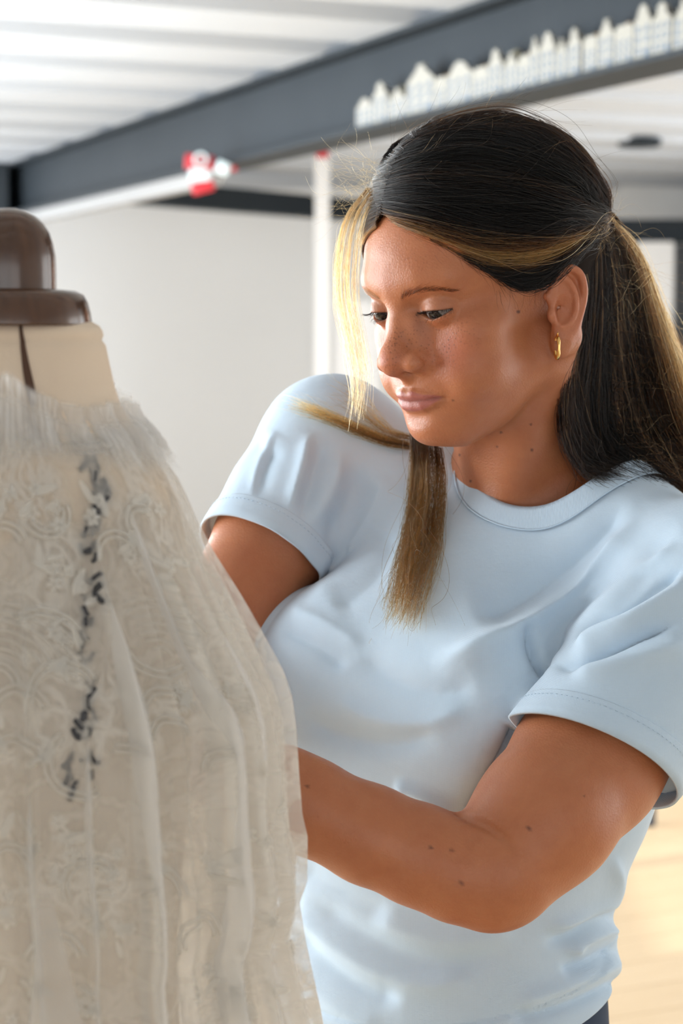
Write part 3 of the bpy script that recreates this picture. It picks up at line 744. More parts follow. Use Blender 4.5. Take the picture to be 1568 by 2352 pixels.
def face_detail(q, s, d):
    x, f, z = s[:, 0], s[:, 1], s[:, 2]
    # brow and eye sockets
    d = smin(d, s_chain(s, [(0, 84, 40), (10, 82.5, 40), (24, 80, 42), (42, 70, 40)], [8.5, 8.5, 8, 7.5]), 14)
    d = smax(d, -s_ell(s, (30, 96, 18), (17, 15, 11)), 9)
    d = smax(d, -s_ell(s, (18, 94, 16), (7, 9, 9)), 8)
    # eyelids
    e = s - np.asarray(EYE, f32)
    re = np.sqrt((e * e).sum(1))
    d = smin(d, np.maximum(re - (EYE_R + 2.0), -(f - EYE[1] + 4)), 3.0)
    # crease above the upper lid
    cre = s_chain(s, [(18, 88, 21), (24, 90.5, 24.5), (32, 89.5, 25.5), (40, 83, 23.5), (45, 77, 20)], [0.6, 1.0, 1.1, 1.0, 0.6])
    d = smax(d, -cre, 2.0)
    zu = lid_upper(e[:, 0]); zl = lid_lower(e[:, 0])
    op = np.maximum(np.maximum(e[:, 2] - zu, zl - e[:, 2]), np.abs(e[:, 0]) - 13.5) * 0.85
    op = np.maximum(op, -(f - EYE[1] - 1.0))
    d = smax(d, -op, 0.9)
    # nose
    n = s_chain(q, [(0, 82, 30), (0, 89.5, 10), (0, 99, -6)], [9, 8.2, 9.5], 4)
    n = smin(n, s_ell(q, (0, 103.5, -13), (12.5, 12, 11)), 7)
    n = smin(n, s_ell(s, (15, 95, -16.2), (8.5, 12, 8.6)), 5)
    n = smin(n, s_cap(q, (0, 107, -19), (0, 97, -26), 4.5, 4.5), 4)
    d = smin(d, n, 9)
    d = smin(d, s_ell(s, (11, 84, 0), (9, 9, 18)), 8)                # sides of the nose
    d = smax(d, -s_cap(s, (6.8, 103.5, -26.5), (8.5, 94, -20), 3.3, 2.6), 2.0)   # nostrils
    d = smax(d, -s_chain(s, [(22.5, 97, -9), (25.5, 93, -17), (23, 93, -25)], [1.2, 2.2, 1.4]), 2.6)    # fold behind the wings
    d = smax(d, -s_chain(s, [(23, 97, -24), (29, 95, -34), (33, 90, -44)], [1.0, 1.5, 1.0]), 7)      # cheek fold
    # mouth
    up = s_chain(s, [(0, 96.2, -42.6), (5, 96.4, -41.8), (14, 93.2, -43.6), (21, 89, -45.6), (25, 85.5, -47)], [4.2, 4.2, 3.4, 2.4, 1.4])
    lw = s_chain(s, [(0, 94.2, -51.8), (9, 93.4, -51.6), (17, 90.4, -50), (24, 86, -47.4)], [5.6, 5.2, 3.6, 1.4])
    d = smin(d, up, 3); d = smin(d, lw, 3.5)
    d = smax(d, -s_chain(s, [(0, 102, -46.6), (6, 101.4, -46.2), (15, 97, -46.8), (23, 90.5, -47.2), (27.5, 86.5, -48.6)], [1.2, 1.2, 1.3, 1.5, 1.3]), 1.8)
    d = smax(d, -s_cap(q, (0, 106, -31), (0, 105.5, -37), 3.2, 3.6), 3)        # philtrum
    d = smax(d, -s_ell(q, (0, 104.5, -61.5), (20, 8.5, 4.5)), 7)                 # hollow under the lip
    d = smax(d, -s_ell(s, (31, 94, -52), (4, 6, 6)), 6)                        # corners
    return d

# ear: its own frame at her left and right ear
def ear_frame(side):
    # u backwards in the ear plane, v up, w outwards
    a = math.radians(14)
    u = np.array([math.sin(a) * side, -math.cos(a), 0.0]); v = np.array([0.05 * side, -0.20, 1.0])
    v /= np.linalg.norm(v); u -= v * (u @ v); u /= np.linalg.norm(u)
    w = np.cross(u, v) * (1 if side > 0 else -1)
    if w[0] * side < 0: w = -w
    return np.stack([u, v, w], 1)
EARC = {1: np.array([68.0, 1.0, -5.0]), -1: np.array([-68.0, 1.0, -5.0])}
EARM = {k: ear_frame(k).astype(f32) for k in (1, -1)}
def ear_sdf(q, side):
    e = (q - EARC[side].astype(f32)) @ EARM[side]
    e = e / f32(0.90)
    op = catmull([(1, 4, 2.0), (1.5, 15, 3.5), (5, 25, 5), (12, 31, 6), (20, 31.5, 7), (27, 26, 8), (30, 16, 8.5), (29.5, 4, 8), (26, -8, 7), (20, -18, 6), (13, -26, 5)], 30)
    d = s_chain(e, op, np.interp(np.linspace(0, 1, 30), [0, .2, .5, .8, 1], [2.2, 3.0, 3.3, 3.0, 3.2]))
    bowl = s_ell(e, (15, 5, 3.5), (16, 26, 3.2))
    low = s_ell(e, (12, -18, 3.5), (10, 14, 3.4))
    d = smin(d, smin(bowl, low, 5), 4)
    d = smin(d, s_ell(e, (7.0, -33, 4.4), (7.0, 10, 3.8)), 7)         # lobe
    ap = catmull([(10, 25, 5.6), (17, 20, 7.4), (21.5, 9, 8.6), (20.5, -3, 8.6), (14.5, -12, 8.0), (7, -15.5, 7.0)], 14)
    d = smin(d, s_chain(e, ap, np.full(14, 2.4)), 4)
    conch = s_ell(e, (9.5, -2, 11.2), (8.2, 12.0, 8.6))              # concha
    d = smax(d, -conch, 3.5)
    d = smin(d, s_chain(e, [(-3, 10, 2), (2, 4, 4.5), (10, 4.5, 4.0)], [3, 2.4, 1.6]), 4)   # root of the helix
    d = smin(d, s_ell(e, (0.0, -6, 5.0), (4.4, 6.5, 4.0)), 4)        # tragus
    hole = conch * f32(0.90)
    return d * f32(0.90), hole

def lerp(a, b, t): return a + (b - a) * t
# ---- skeleton of the body in world metres
NECK_TOP = head_to_world((0, -22, -34))[0]
NECK_BASE = P(1215, 1150, 1.465)
SH_L, EL_L, WR_L = P(1650, 1345, 1.315), P(1120, 1990, 1.175), P(330, 1690, 1.185)
SH_R, EL_R, WR_R = P(762, 1030, 1.53), P(440, 1540, 1.40), P(250, 1800, 1.215)
ARM_UP = [SH_L, lerp(SH_L, P(1348, 1750, 1.238), .5), P(1348, 1750, 1.238), P(1250, 1875, 1.198), P(1150, 1988, 1.178)]
ARM_FO = [P(1118, 2020, 1.174), P(1050, 1998, 1.172), P(960, 1963, 1.170), P(850, 1918, 1.170), P(700, 1848, 1.168), P(640, 1817, 1.168), WR_L]
TYAW = math.radians(-38)
T_X = np.array([math.cos(TYAW), math.sin(TYAW), 0]); T_F = np.array([math.sin(TYAW), -math.cos(TYAW), 0]); T_Z = np.array([0, 0, 1.0])
TR = np.stack([T_X, T_F, T_Z], 1)
RIB = P(1085, 1540, 1.43)
YOKE = [SH_L, P(1430, 1275, 1.395), P(1222, 1290, 1.455), P(980, 1180, 1.50), SH_R]    # line of the shoulders
BACK = [P(1400, 1215, 1.43), P(1290, 1150, 1.505), P(1030, 1130, 1.54)]

def hand_chains(wr, direction, up, side):
    """palm and five fingers, slightly curled; returns list of (points, radii)"""
    d = direction / np.linalg.norm(direction); u = up - d * (up @ d); u /= np.linalg.norm(u)
    n = np.cross(d, u) * side                                   # towards the palm
    out = [([wr, wr + d * .045, wr + d * .085], [.024, .030, .030]),
           ([wr + u * .014 + d * .03, wr + u * .022 + d * .085], [.017, .016]),
           ([wr - u * .014 + d * .03, wr - u * .024 + d * .080], [.017, .014])]
    for k, (off, ln) in enumerate(((.030, .072), (.010, .082), (-.010, .077), (-.029, .060))):
        b = wr + u * off + d * (.088 - abs(off) * .25)
        j1 = b + (d * .88 + n * .42) * ln * .45; j2 = j1 + (d * .55 + n * .80) * ln * .32; j3 = j2 + (d * .25 + n * .92) * ln * .26
        out.append(([b - d * .02, b, j1, j2, j3], [.0105, .0102, .0092, .0084, .0072]))
    t0 = wr + u * .020 + d * .022; t1 = t0 + u * .030 + d * .028 + n * .012; t2 = t1 + d * .034 + u * .010 + n * .014; t3 = t2 + d * .026 + n * .010
    out.append(([t0, t1, t2, t3], [.0145, .0125, .0105, .0085]))
    return out
HAND_L = hand_chains(WR_L, P(150, 1640, 1.192) - P(330, 1690, 1.185), np.array([0, 0.2, 1.0]), -1)
HAND_R = hand_chains(WR_R, P(120, 1850, 1.20) - P(250, 1800, 1.205), np.array([0, 0.2, 1.0]), -1)

def trace(px, py, fn, y0=0.9, y1=1.7, off=0.0):
    """points where the camera rays through the pixels meet fn = off (or pass it closest)"""
    px = np.atleast_1d(np.asarray(px, float)); py = np.atleast_1d(np.asarray(py, float))
    D = np.array([P(a, b, 1.0) for a, b in zip(px, py)]) - np.array([0, 0, CAM_Z])
    D /= np.linalg.norm(D, axis=1)[:, None]
    t = np.full(len(px), y0); best = np.full(len(px), 9.0); bt = t.copy()
    for _ in range(60):
        d = fn((np.array([0, 0, CAM_Z]) + D * t[:, None]).astype(f32)) - off
        b = d < best; best = np.where(b, d, best); bt = np.where(b, t, bt)
        t = np.minimum(t + np.maximum(d * 0.8, -0.01), y1)
    return np.array([0, 0, CAM_Z]) + D * bt[:, None]

def arm_left(W):
    up = s_chain(W, ARM_UP, [.046, .047, .050, .0455, .040], .012)
    fa = s_chain(W, ARM_FO, [.033, .0325, .0318, .031, .030, .0285, .0225], .008)
    return smin(up, fa, .010)
CREASE = trace([1052, 1078, 1104, 1132, 1158, 1176], [1868, 1880, 1890, 1906, 1926, 1946], arm_left, .9, 1.5)
def body_sdf(W, arms=True):
    """distance in metres to her skin"""
    q = world_to_head(W)
    rad = np.sqrt((q * q).sum(1))
    hd = np.full(len(W), 1.0, f32)
    m = rad < 190
    hd[~m] = (rad[~m] - 150) * HS
    if m.any():
        qq = q[m]; h = head_sdf(qq)
        for s in (1, -1):
            k = (np.abs(qq[:, 0] * s - 74) < 30) & (np.abs(qq[:, 1] + 12) < 45) & (np.abs(qq[:, 2]) < 55)
            if k.any():
                ed, hole = ear_sdf(qq[k], s); h[k] = smax(smin(h[k], ed, 4.0), -hole, 2.5)
        hd[m] = h * HS
    nk = s_chain(W, [NECK_TOP, lerp(NECK_TOP, NECK_BASE, .55), NECK_BASE], [.049, .0495, .058], .02)
    d = smin(hd, nk, .018)
    # muscle from behind the ear to the pit of the neck
    d = smin(d, s_cap(W, head_to_world((56, -16, -34))[0], NECK_BASE + T_F * .052 + T_X * .012, .012, .010), .02)
    # torso under the shirt
    t = s_chain(W, [SH_L - T_X * .02, YOKE[1], YOKE[2], YOKE[3], SH_R + T_X * .02], [.042, .040, .050, .042, .042], .03)
    t = smin(t, s_chain(W, BACK, [.036, .040, .036]), .04)
    t = smin(t, s_ellR(W, RIB - T_Z * .055, (.145, .10, .16), TR), .05)
    t = smin(t, s_ellR(W, RIB + T_F * .03 - T_X * .012 - T_Z * .25, (.118, .105, .20), TR), .05)
    t = smin(t, s_ellR(W, RIB + T_F * .02 - T_X * .008 - T_Z * .44, (.125, .115, .16), TR), .05)
    d = smin(d, t, .03)
    # collar bones
    d = smin(d, s_cap(W, NECK_BASE + T_F * .054 - T_Z * .012 + T_X * .012, YOKE[1] + T_F * .03, .008, .008), .012)
    if not arms: return d
    # left arm
    a = arm_left(W)
    a = smax(a, -s_chain(W, CREASE, [.0034, .0038, .0036, .0032, .0026, .0014]), .0022)
    for c, r in HAND_L: a = smin(a, s_chain(W, c, r), .008)
    d = smin(d, a, .012)
    up = s_chain(W, [SH_R, lerp(SH_R, EL_R, .4), EL_R], [.046, .045, .038], .02)
    fa = s_chain(W, [EL_R, lerp(EL_R, WR_R, .25), WR_R], [.038, .039, .0245], .02)
    a = smin(up, fa, .025)
    for c, r in HAND_R: a = smin(a, s_chain(W, c, r), .008)
    d = smin(d, a, .012)
    return d

ZC = P(1200, 1245, 1.40)[2]          # hidden height under the shirt where the fine head mesh ends
V1, Q1 = mesh_sdf(lambda W: body_sdf(W, False), (-0.02, 1.20, ZC), (0.24, 1.56, 1.665), 0.00104)
V2, Q2 = mesh_sdf(body_sdf, (-0.32, 0.98, 1.02), (0.34, 1.64, ZC + 0.012), 0.0027)
# ------------------------------------------------------------------ the woman: t-shirt
COL_F = P(1190, 1178, 1.390)                                    # lowest point of the neckline
COL_D = T_F - 0.55 * T_Z; COL_D /= np.linalg.norm(COL_D)
COL_A, COL_B = 0.063, 0.070
COL_C = COL_F - COL_B * COL_D
COL_N = np.cross(T_X, COL_D); COL_N *= np.sign(COL_N[2])
AX_L = (EL_L - SH_L) / np.linalg.norm(EL_L - SH_L); AX_R = (EL_R - SH_R) / np.linalg.norm(EL_R - SH_R)
HEM_L, HEM_R = P(1354, 1751, 1.238), SH_R + AX_R * ((P(588, 1300, 1.472) - SH_R) @ AX_R)         # centres of the sleeve openings
HN_L = np.array([-0.472, AX_L[1] * 1.1, -0.881]); HN_L /= np.linalg.norm(HN_L)
HN_R = AX_R
HEM_Z = P(1445, 2224, 1.40)[2]                                  # back of the lower hem
HEM_C = np.array([RIB[0], RIB[1], HEM_Z]); HEM_N = -T_Z + T_F * -.20; HEM_N /= np.linalg.norm(HEM_N)

def shirt_sdf(W):
    t, sl, sr = shirt_parts(W)
    kl = (.002 + .022 * smoothstep(.0, .05, -((W - HEM_L.astype(f32)) @ HN_L.astype(f32)))).astype(f32)
    kr = (.002 + .022 * smoothstep(.0, .05, -((W - HEM_R.astype(f32)) @ HN_R.astype(f32)))).astype(f32)
    return smin(smin(t, sl, kl), sr, kr)
def shirt_parts(W):
    t = s_chain(W, YOKE, [.054, .053, .060, .055, .056], .03)
    t = smin(t, s_chain(W, BACK, [.046, .048, .046]), .04)
    t = smin(t, s_ellR(W, RIB - T_Z * .045, (.158, .116, .165), TR), .05)
    t = smin(t, s_ellR(W, RIB + T_F * .035 - T_X * .020 - T_Z * .10, (.134, .118, .17), TR), .05)
    t = smin(t, s_ellR(W, RIB + T_F * .030 - T_X * .014 - T_Z * .27, (.132, .125, .20), TR), .06)
    t = smin(t, s_ellR(W, RIB + T_F * .018 + T_X * .000 - T_Z * .375, (.150, .132, .21), TR), .06)
    for sx in (-1, 1):
        t = smin(t, s_ellR(W, RIB + T_F * .088 + T_X * .066 * sx - T_Z * .012, (.070, .062, .072), TR), .055)
    sl = s_chain(W, [SH_L, lerp(SH_L, HEM_L, .5), HEM_L + AX_L * .03], [.060, .062, .0605], .01)
    sl = np.maximum(sl, (W - HEM_L.astype(f32)) @ HN_L.astype(f32) + f32(.012))
    sr = s_chain(W, [SH_R, lerp(SH_R, HEM_R, .5), HEM_R + AX_R * .03], [.056, .056, .055], .01)
    sr = np.maximum(sr, (W - HEM_R.astype(f32)) @ HN_R.astype(f32) + f32(.012))
    return t, sl, sr

def sdf_normal(fn, V, e=0.001):
    k = np.array([(1, -1, -1), (-1, -1, 1), (-1, 1, -1), (1, 1, 1)], float)
    n = sum(c * fn((V + c * e).astype(f32))[:, None] for c in k)
    return n / (np.linalg.norm(n, axis=1)[:, None] + 1e-12)

def stroke_dist(x, y, pts):
    """distance in pixels to a smooth line through pts, and the position 0..1 along it"""
    c = catmull(pts, 14 * (len(pts) - 1) + 1)
    best = np.full(len(x), 1e9); par = np.zeros(len(x))
    for i in range(len(c) - 1):
        ax, ay = c[i]; bx, by = c[i + 1] - c[i]; L = bx * bx + by * by + 1e-9
        t = np.clip(((x - ax) * bx + (y - ay) * by) / L, 0, 1)
        d = np.hypot(x - ax - t * bx, y - ay - t * by)
        m = d < best; best = np.where(m, d, best); par = np.where(m, (i + t) / (len(c) - 1), par)
    return best, par

FOLDS = [   # (height in mm, half-width in photo pixels, line); negative = furrow
    (-7, 20, [(628, 1262), (600, 1200), (588, 1130), (604, 1060), (640, 1000)]),
    (4, 14, [(585, 1215), (580, 1140), (596, 1060), (640, 985)]),
    (5, 16, [(634, 1260), (660, 1180), (690, 1090), (716, 985)]),
    (-4, 22, [(640, 1290), (690, 1190), (720, 1090), (745, 1000)]),
    (5, 22, [(618, 1400), (640, 1310), (700, 1220), (760, 1120), (790, 1030)]),
    (-3, 24, [(660, 1390), (730, 1270), (800, 1160), (830, 1060)]),
    (3, 26, [(700, 1390), (790, 1280), (860, 1170), (890, 1080)]),
    (-3, 30, [(760, 1400), (860, 1320), (900, 1220)]),
    (9, 34, [(1480, 1170), (1400, 1270), (1330, 1350), (1230, 1425), (1110, 1490), (980, 1535)]),
    (-5, 34, [(1560, 1200), (1470, 1300), (1390, 1370), (1310, 1425), (1240, 1470)]),
    (-8, 60, [(1440, 1140), (1340, 1260), (1220, 1350), (1080, 1420)]),
    (-9, 12, [(1250, 1540), (1232, 1510), (1216, 1472), (1206, 1440)]),
    (5, 18, [(1245, 1470), (1300, 1420), (1380, 1360), (1480, 1290), (1560, 1240)]),
    (-10, 13, [(1225, 1524), (1290, 1470), (1350, 1430), (1420, 1400), (1500, 1350), (1580, 1295)]),
    (6, 26, [(1290, 1505), (1370, 1450), (1450, 1420), (1540, 1370), (1600, 1330)]),
    (-7, 12, [(1225, 1524), (1310, 1522), (1380, 1500), (1470, 1460), (1570, 1420)]),
    (4, 26, [(1300, 1548), (1400, 1530), (1500, 1500), (1590, 1470)]),
    (-12, 15, [(1244, 1490), (1212, 1610), (1165, 1720), (1100, 1830), (1060, 1890)]),
    (-3, 30, [(820, 1500), (900, 1560), (1000, 1590), (1100, 1570)]),
    (2.5, 20, [(660, 1400), (740, 1430), (840, 1490)]),
    (-2.5, 18, [(640, 1440), (720, 1480), (800, 1540)]),
    (2.5, 24, [(760, 1600), (860, 1650), (980, 1660), (1080, 1620)]),
    (-3, 26, [(680, 1640), (780, 1690), (900, 1710), (1010, 1680)]),
    (4, 14, [(900, 1800), (980, 1830), (1050, 1875)]),
    # below the arm
    (3.5, 16, [(1405, 1950), (1418, 2030), (1395, 2085), (1320, 2115), (1240, 2135)]),
    (-4, 16, [(1446, 2040), (1430, 2100), (1370, 2110), (1310, 2150), (1240, 2165)]),
    (4, 16, [(1440, 2140), (1390, 2140), (1330, 2170), (1318, 2200)]),
    (-4.5, 13, [(1445, 2170), (1400, 2185), (1340, 2215), (1280, 2230)]),
    (3.5, 20, [(1440, 2200), (1360, 2240), (1270, 2275), (1170, 2310)]),
    (-4, 14, [(1446, 2235), (1390, 2265), (1320, 2300), (1230, 2330), (1160, 2340)]),
    (2, 26, [(1200, 2130), (1080, 2160), (960, 2150), (840, 2100)]),
    (-3, 26, [(1180, 2180), (1060, 2215), (940, 2200), (800, 2130), (700, 2060)]),
    (3, 26, [(1100, 2240), (980, 2260), (860, 2230), (740, 2150), (660, 2070)]),
    (-4, 24, [(660, 2130), (740, 2210), (830, 2270), (930, 2300)]),
    (2, 26, [(650, 2200), (720, 2270), (800, 2330), (880, 2370)]),
    (-2, 30, [(680, 1990), (780, 2050), (900, 2110)]),
]
VS, QS = mesh_sdf(shirt_sdf, (-0.20, 1.08, HEM_Z - .06), (0.40, 1.66, 1.52), 0.0022)
NS = sdf_normal(shirt_sdf, VS)
front = smoothstep(0.02, -0.40, NS[:, 1])                       # folds are laid into the side she shows
px, py = project(VS)
disp = np.zeros(len(VS))
for hgt, wid, line in FOLDS:
    la = np.array(line, float); mg = wid * 3.2
    k = np.flatnonzero((px > la[:, 0].min() - mg) & (px < la[:, 0].max() + mg) & (py > la[:, 1].min() - mg) & (py < la[:, 1].max() + mg) & (front > 0))
    dd, par = stroke_dist(px[k], py[k], line)
    taper = smoothstep(0, .18, par) * smoothstep(1, .82, par)
    ex = 1.05 if hgt <= -7 else 1.6                              # deep furrows are sharp
    disp[k] += hgt * 1.6e-3 * np.exp(-(dd / wid) ** ex) * taper
_p = shirt_parts(VS.astype(f32))
endw = np.where((_p[1] < _p[0] + .01) & (_p[1] < _p[2]), smoothstep(.016, .040, -((VS - HEM_L) @ HN_L)), 1.0) * np.where((_p[2] < _p[0] + .01) & (_p[2] < _p[1]), smoothstep(.016, .040, -((VS - HEM_R) @ HN_R)), 1.0)
_g = VS - COL_C; endw = endw * smoothstep(1.22, 1.75, np.hypot(_g @ T_X / COL_A, _g @ COL_D / COL_B))      # flat round the neckband
VS = VS + NS * (disp * front * endw)[:, None]
def hem_step(c, n, wid, sel):
    h = -((VS - c) @ n)                                         # distance above the hem
    return .0016 * smoothstep(wid + .0012, wid - .0006, h) * sel - .0012 * np.exp(-((h - wid - .001) / .0014) ** 2) * sel
hs = hem_step(HEM_C, HEM_N, .024, (_p[0] <= _p[1]) & (_p[0] <= _p[2]))
VS = VS + NS * hs[:, None]
_w = VS.astype(f32)                                             # keep the cloth off the arms inside the sleeves
_a = np.minimum(s_chain(_w, ARM_UP, [.046, .047, .050, .0455, .040]), s_chain(_w, [SH_R, lerp(SH_R, EL_R, .4), EL_R], [.046, .045, .038]))
VS = VS + NS * (np.clip(.006 - _a, 0, .03) * endw)[:, None]

m_shirt = new_mat('shirt_cotton', (0.53, 0.70, 0.86), 0.85, spec=0.2)
k = NT(m_shirt)
tc = k.add('ShaderNodeTexCoord')
w1 = k.add('ShaderNodeTexWave', i_Scale=420.0, i_Distortion=0.6); w1.bands_direction = 'X'; k.link(tc.outputs['Object'], w1.inputs[0])
w2 = k.add('ShaderNodeTexWave', i_Scale=420.0, i_Distortion=0.6); w2.bands_direction = 'Z'; k.link(tc.outputs['Object'], w2.inputs[0])
nz = k.add('ShaderNodeTexNoise', i_Scale=38.0, i_Detail=5.0); k.link(tc.outputs['Object'], nz.inputs[0])
hh = k.math('ADD', k.math('MULTIPLY', k.math('ADD', w1.outputs[1], w2.outputs[1]), 0.06), k.math('MULTIPLY', nz.outputs[0], 1.6))
k.bump(hh, 0.5, 0.0016)
k.link(k.mix(nz.outputs[0], (0.55, 0.69, 0.82), (0.61, 0.74, 0.86)), k.bsdf.inputs['Base Color'])
k.bsdf.inputs['Sheen Weight'].default_value = 0.25

person = empty('person', (0.1, 1.42, 0.0))
tag(person, 'woman in a pale blue t-shirt looking down beside the lace-covered dress form', 'person')

OFFV = np.array(person.location)
g = (VS - COL_C); ge = np.hypot(g @ T_X / (COL_A * 1.20), g @ COL_D / (COL_B * 1.20)); inside = (ge < 1) & (np.abs(g @ COL_N) < 0.09)
below = (VS - HEM_C) @ HEM_N > .008
QK = QS[~(inside[QS].all(1) | below[QS].all(1))]
lab = np.arange(len(VS))                                         # keep the main piece only
for _ in range(400):
    m_ = lab[QK].min(1); new = lab.copy()
    for c in range(4): np.minimum.at(new, QK[:, c], m_)
    new = new[new]
    if (new == lab).all(): break
    lab = new
cnt = np.bincount(lab[QK[:, 0]], minlength=len(VS)); QK = QK[lab[QK[:, 0]] == cnt.argmax()]
use = np.unique(QK); rem = np.full(len(VS), -1); rem[use] = np.arange(len(use))
me = bpy.data.meshes.new('tmp'); me.from_pydata((VS[use] - OFFV).tolist(), [], rem[QK].tolist())
bm = bmesh.new(); bm.from_mesh(me); bpy.data.meshes.remove(me)
bmesh.ops.bisect_plane(bm, geom=bm.verts[:] + bm.edges[:] + bm.faces[:], dist=1e-6, plane_co=Vector(HEM_C - OFFV), plane_no=Vector(HEM_N), clear_outer=True)
me = bpy.data.meshes.new('t_shirt'); bm.to_mesh(me); bm.free()
me.polygons.foreach_set('use_smooth', [True] * len(me.polygons)); me.materials.append(m_shirt)
shirt = bpy.data.objects.new('t_shirt', me); COL.objects.link(shirt); shirt.parent = person
shirt['label'] = 'pale blue cotton crew-neck t-shirt'
sm = shirt.modifiers.new('thickness', 'SOLIDIFY'); sm.thickness = 0.0012; sm.offset = -1

# neckband, seams and hems
def ring(s, lift, n=120, fit=True):
    th = np.linspace(0, 2 * math.pi, n, endpoint=False)
    pts = COL_C + s * (COL_A * np.cos(th)[:, None] * T_X + (np.where(np.sin(th) > 0, COL_B, COL_B * .8) * np.sin(th))[:, None] * COL_D)
    if fit:
        p = pts + COL_N * 0.03
        for _ in range(40):
            d = shirt_sdf(p.astype(f32)) - lift
            h = np.clip((p - pts) @ COL_N - d * 0.8, -.025, .035)
            p = pts + COL_N * h[:, None]
        pts = p
    return pts
r_out = ring(1.245, 0.0016); r_mid = ring(1.12, 0.004); r_in0 = ring(1.0, 0.002)
r_in = r_in0 + COL_N * 0.004
n = 120
rows = [r_out, 0.5 * (r_out + r_mid) + COL_N * .0006, r_mid, 0.5 * (r_mid + r_in) + COL_N * .001, r_in, r_in - COL_N * .0022 + (r_in - COL_C) * -.005, r_mid - COL_N * .004]
vs = np.vstack(rows); fs = []
for i in range(len(rows) - 1):
    for j in range(n):
        fs.append((i * n + j, i * n + (j + 1) % n, (i + 1) * n + (j + 1) % n, (i + 1) * n + j))
m_rib = new_mat('shirt_rib', (0.58, 0.72, 0.85), 0.85, spec=0.2)
k = NT(m_rib); tc = k.add('ShaderNodeTexCoord'); w1 = k.add('ShaderNodeTexWave', i_Scale=300.0); k.link(tc.outputs['Object'], w1.inputs[0]); k.bump(w1.outputs[1], 0.25, 0.0006)
SO = shirt
collar = mesh_obj('collar', vs - OFFV, fs, m_rib, SO, world=False)
ht = tube(ring(1.262, 0.0018), 0.0007, 6, closed=True); mesh_obj('collar_seam', np.array(ht[0]) - OFFV, ht[1], m_rib, SO, world=False)

def stitch_line(path, name, on=0.0022, gap=0.0018, r=0.00022):
    """a row of small stitches along a path, joined into one piece of sewing thread"""
    path = np.asarray(path); seg = np.linalg.norm(np.diff(path, axis=0), axis=1); s = np.r_[0, np.cumsum(seg)]
    vs, fs = [], []
    t = 0.0
    while t + on < s[-1]:
        a = [np.interp(t + on * u, s, path[:, c]) for u in (0,) for c in range(3)]; b = [np.interp(t + on, s, path[:, c]) for c in range(3)]
        tv, tf = tube([a, b], r, 4); o = len(vs); vs += list(tv); fs += [tuple(i + o for i in f) for f in tf]
        t += on + gap
    ob = mesh_obj(name, np.array(vs) - OFFV, fs, m_rib, SO, world=False); ob['kind'] = 'stuff'
    return ob

# two rows of stitching round each hem
from mathutils.bvhtree import BVHTree
_bv = BVHTree.FromPolygons([tuple(v) for v in VS], [tuple(q) for q in QS])
def hem_row(c, n, h, R, lift=.0004):
    a = np.cross(n, [0, 0, 1.0]); a /= np.linalg.norm(a); b = np.cross(n, a); pts = []
    for t in np.linspace(0, 2 * math.pi, 160):
        d = math.cos(t) * a + math.sin(t) * b; o = c - n * h
        hit = _bv.ray_cast(Vector(o + d * R), Vector(-d), R)
        if hit[0] is not None: pts.append(np.array(hit[0]) + d * lift)
    return np.array(pts)
def sleeve_hem(c, n, ax, R):
    """turned-up band that closes the sleeve below the seam"""
    top = hem_row(c, n, .0215, R, .0009)[:-1]; cen = c - ax * (.0215 / (ax @ n))
    rd = top - cen; rd -= np.outer(rd @ ax, ax); ln = np.linalg.norm(rd, axis=1); lim = np.median(ln) * 1.05
    top = top - rd * ((np.maximum(ln - lim, 0) - np.maximum(lim * .93 - ln, 0)) / ln)[:, None]
    for _ in range(3): top = (np.roll(top, 1, 0) + np.roll(top, -1, 0) + np.roll(top, 2, 0) + np.roll(top, -2, 0) + 2 * top) / 6
    rows = []
    for f_ in (0.0, .03, .35, .7, 1.0):
        p = top + np.outer((0.0215 * 0 - (top - c) @ n) / (ax @ n), ax) * f_
        rad = p - (cen + ax * ((p - cen) @ ax)[:, None]); rad /= np.linalg.norm(rad, axis=1)[:, None]
        rows.append(p + rad * (.0005 * math.sin(f_ * 3)))
    m = len(top); V = np.vstack(rows); F = [(i * m + j, i * m + (j + 1) % m, (i + 1) * m + (j + 1) % m, (i + 1) * m + j) for i in range(4) for j in range(m)]
    o = mesh_obj('sleeve_hem', V - OFFV, F, m_shirt, SO, world=False)
    sd = o.modifiers.new('thickness', 'SOLIDIFY'); sd.thickness = .0022; sd.offset = -1
    stitch_line(0.78 * rows[0] + 0.22 * rows[4] + (rows[0] - cen) * .012, 'hem_stitching')
sleeve_hem(HEM_L, HN_L, AX_L, .085); sleeve_hem(HEM_R, HN_R, AX_R, .085)
# ------------------------------------------------------------------ the woman: skin, eyes, brows, lashes, earring
m_skin = new_mat('skin', (0.62, 0.34, 0.22), 0.5)
k = NT(m_skin)
at = k.add('ShaderNodeAttribute', attribute_name='tone')
tc = k.add('ShaderNodeTexCoord')
n1 = k.add('ShaderNodeTexNoise', i_Scale=55.0, i_Detail=6.0, i_Roughness=0.65); k.link(tc.outputs['Object'], n1.inputs[0])
n2 = k.add('ShaderNodeTexNoise', i_Scale=900.0, i_Detail=2.0); k.link(tc.outputs['Object'], n2.inputs[0])
v1 = k.add('ShaderNodeTexVoronoi', i_Scale=620.0); k.link(tc.outputs['Object'], v1.inputs[0])
fr = k.add('ShaderNodeTexVoronoi', i_Scale=400.0); k.link(tc.outputs['Object'], fr.inputs[0])
fatt = k.add('ShaderNodeAttribute', attribute_name='freckle')
col = k.mix(k.ramp(n1.outputs[0], [(0.3, (0, 0, 0)), (0.7, (1, 1, 1))]), at.outputs['Color'], k.mix(1.0, at.outputs['Color'], (0.88, 0.80, 0.76), 'MULTIPLY'))
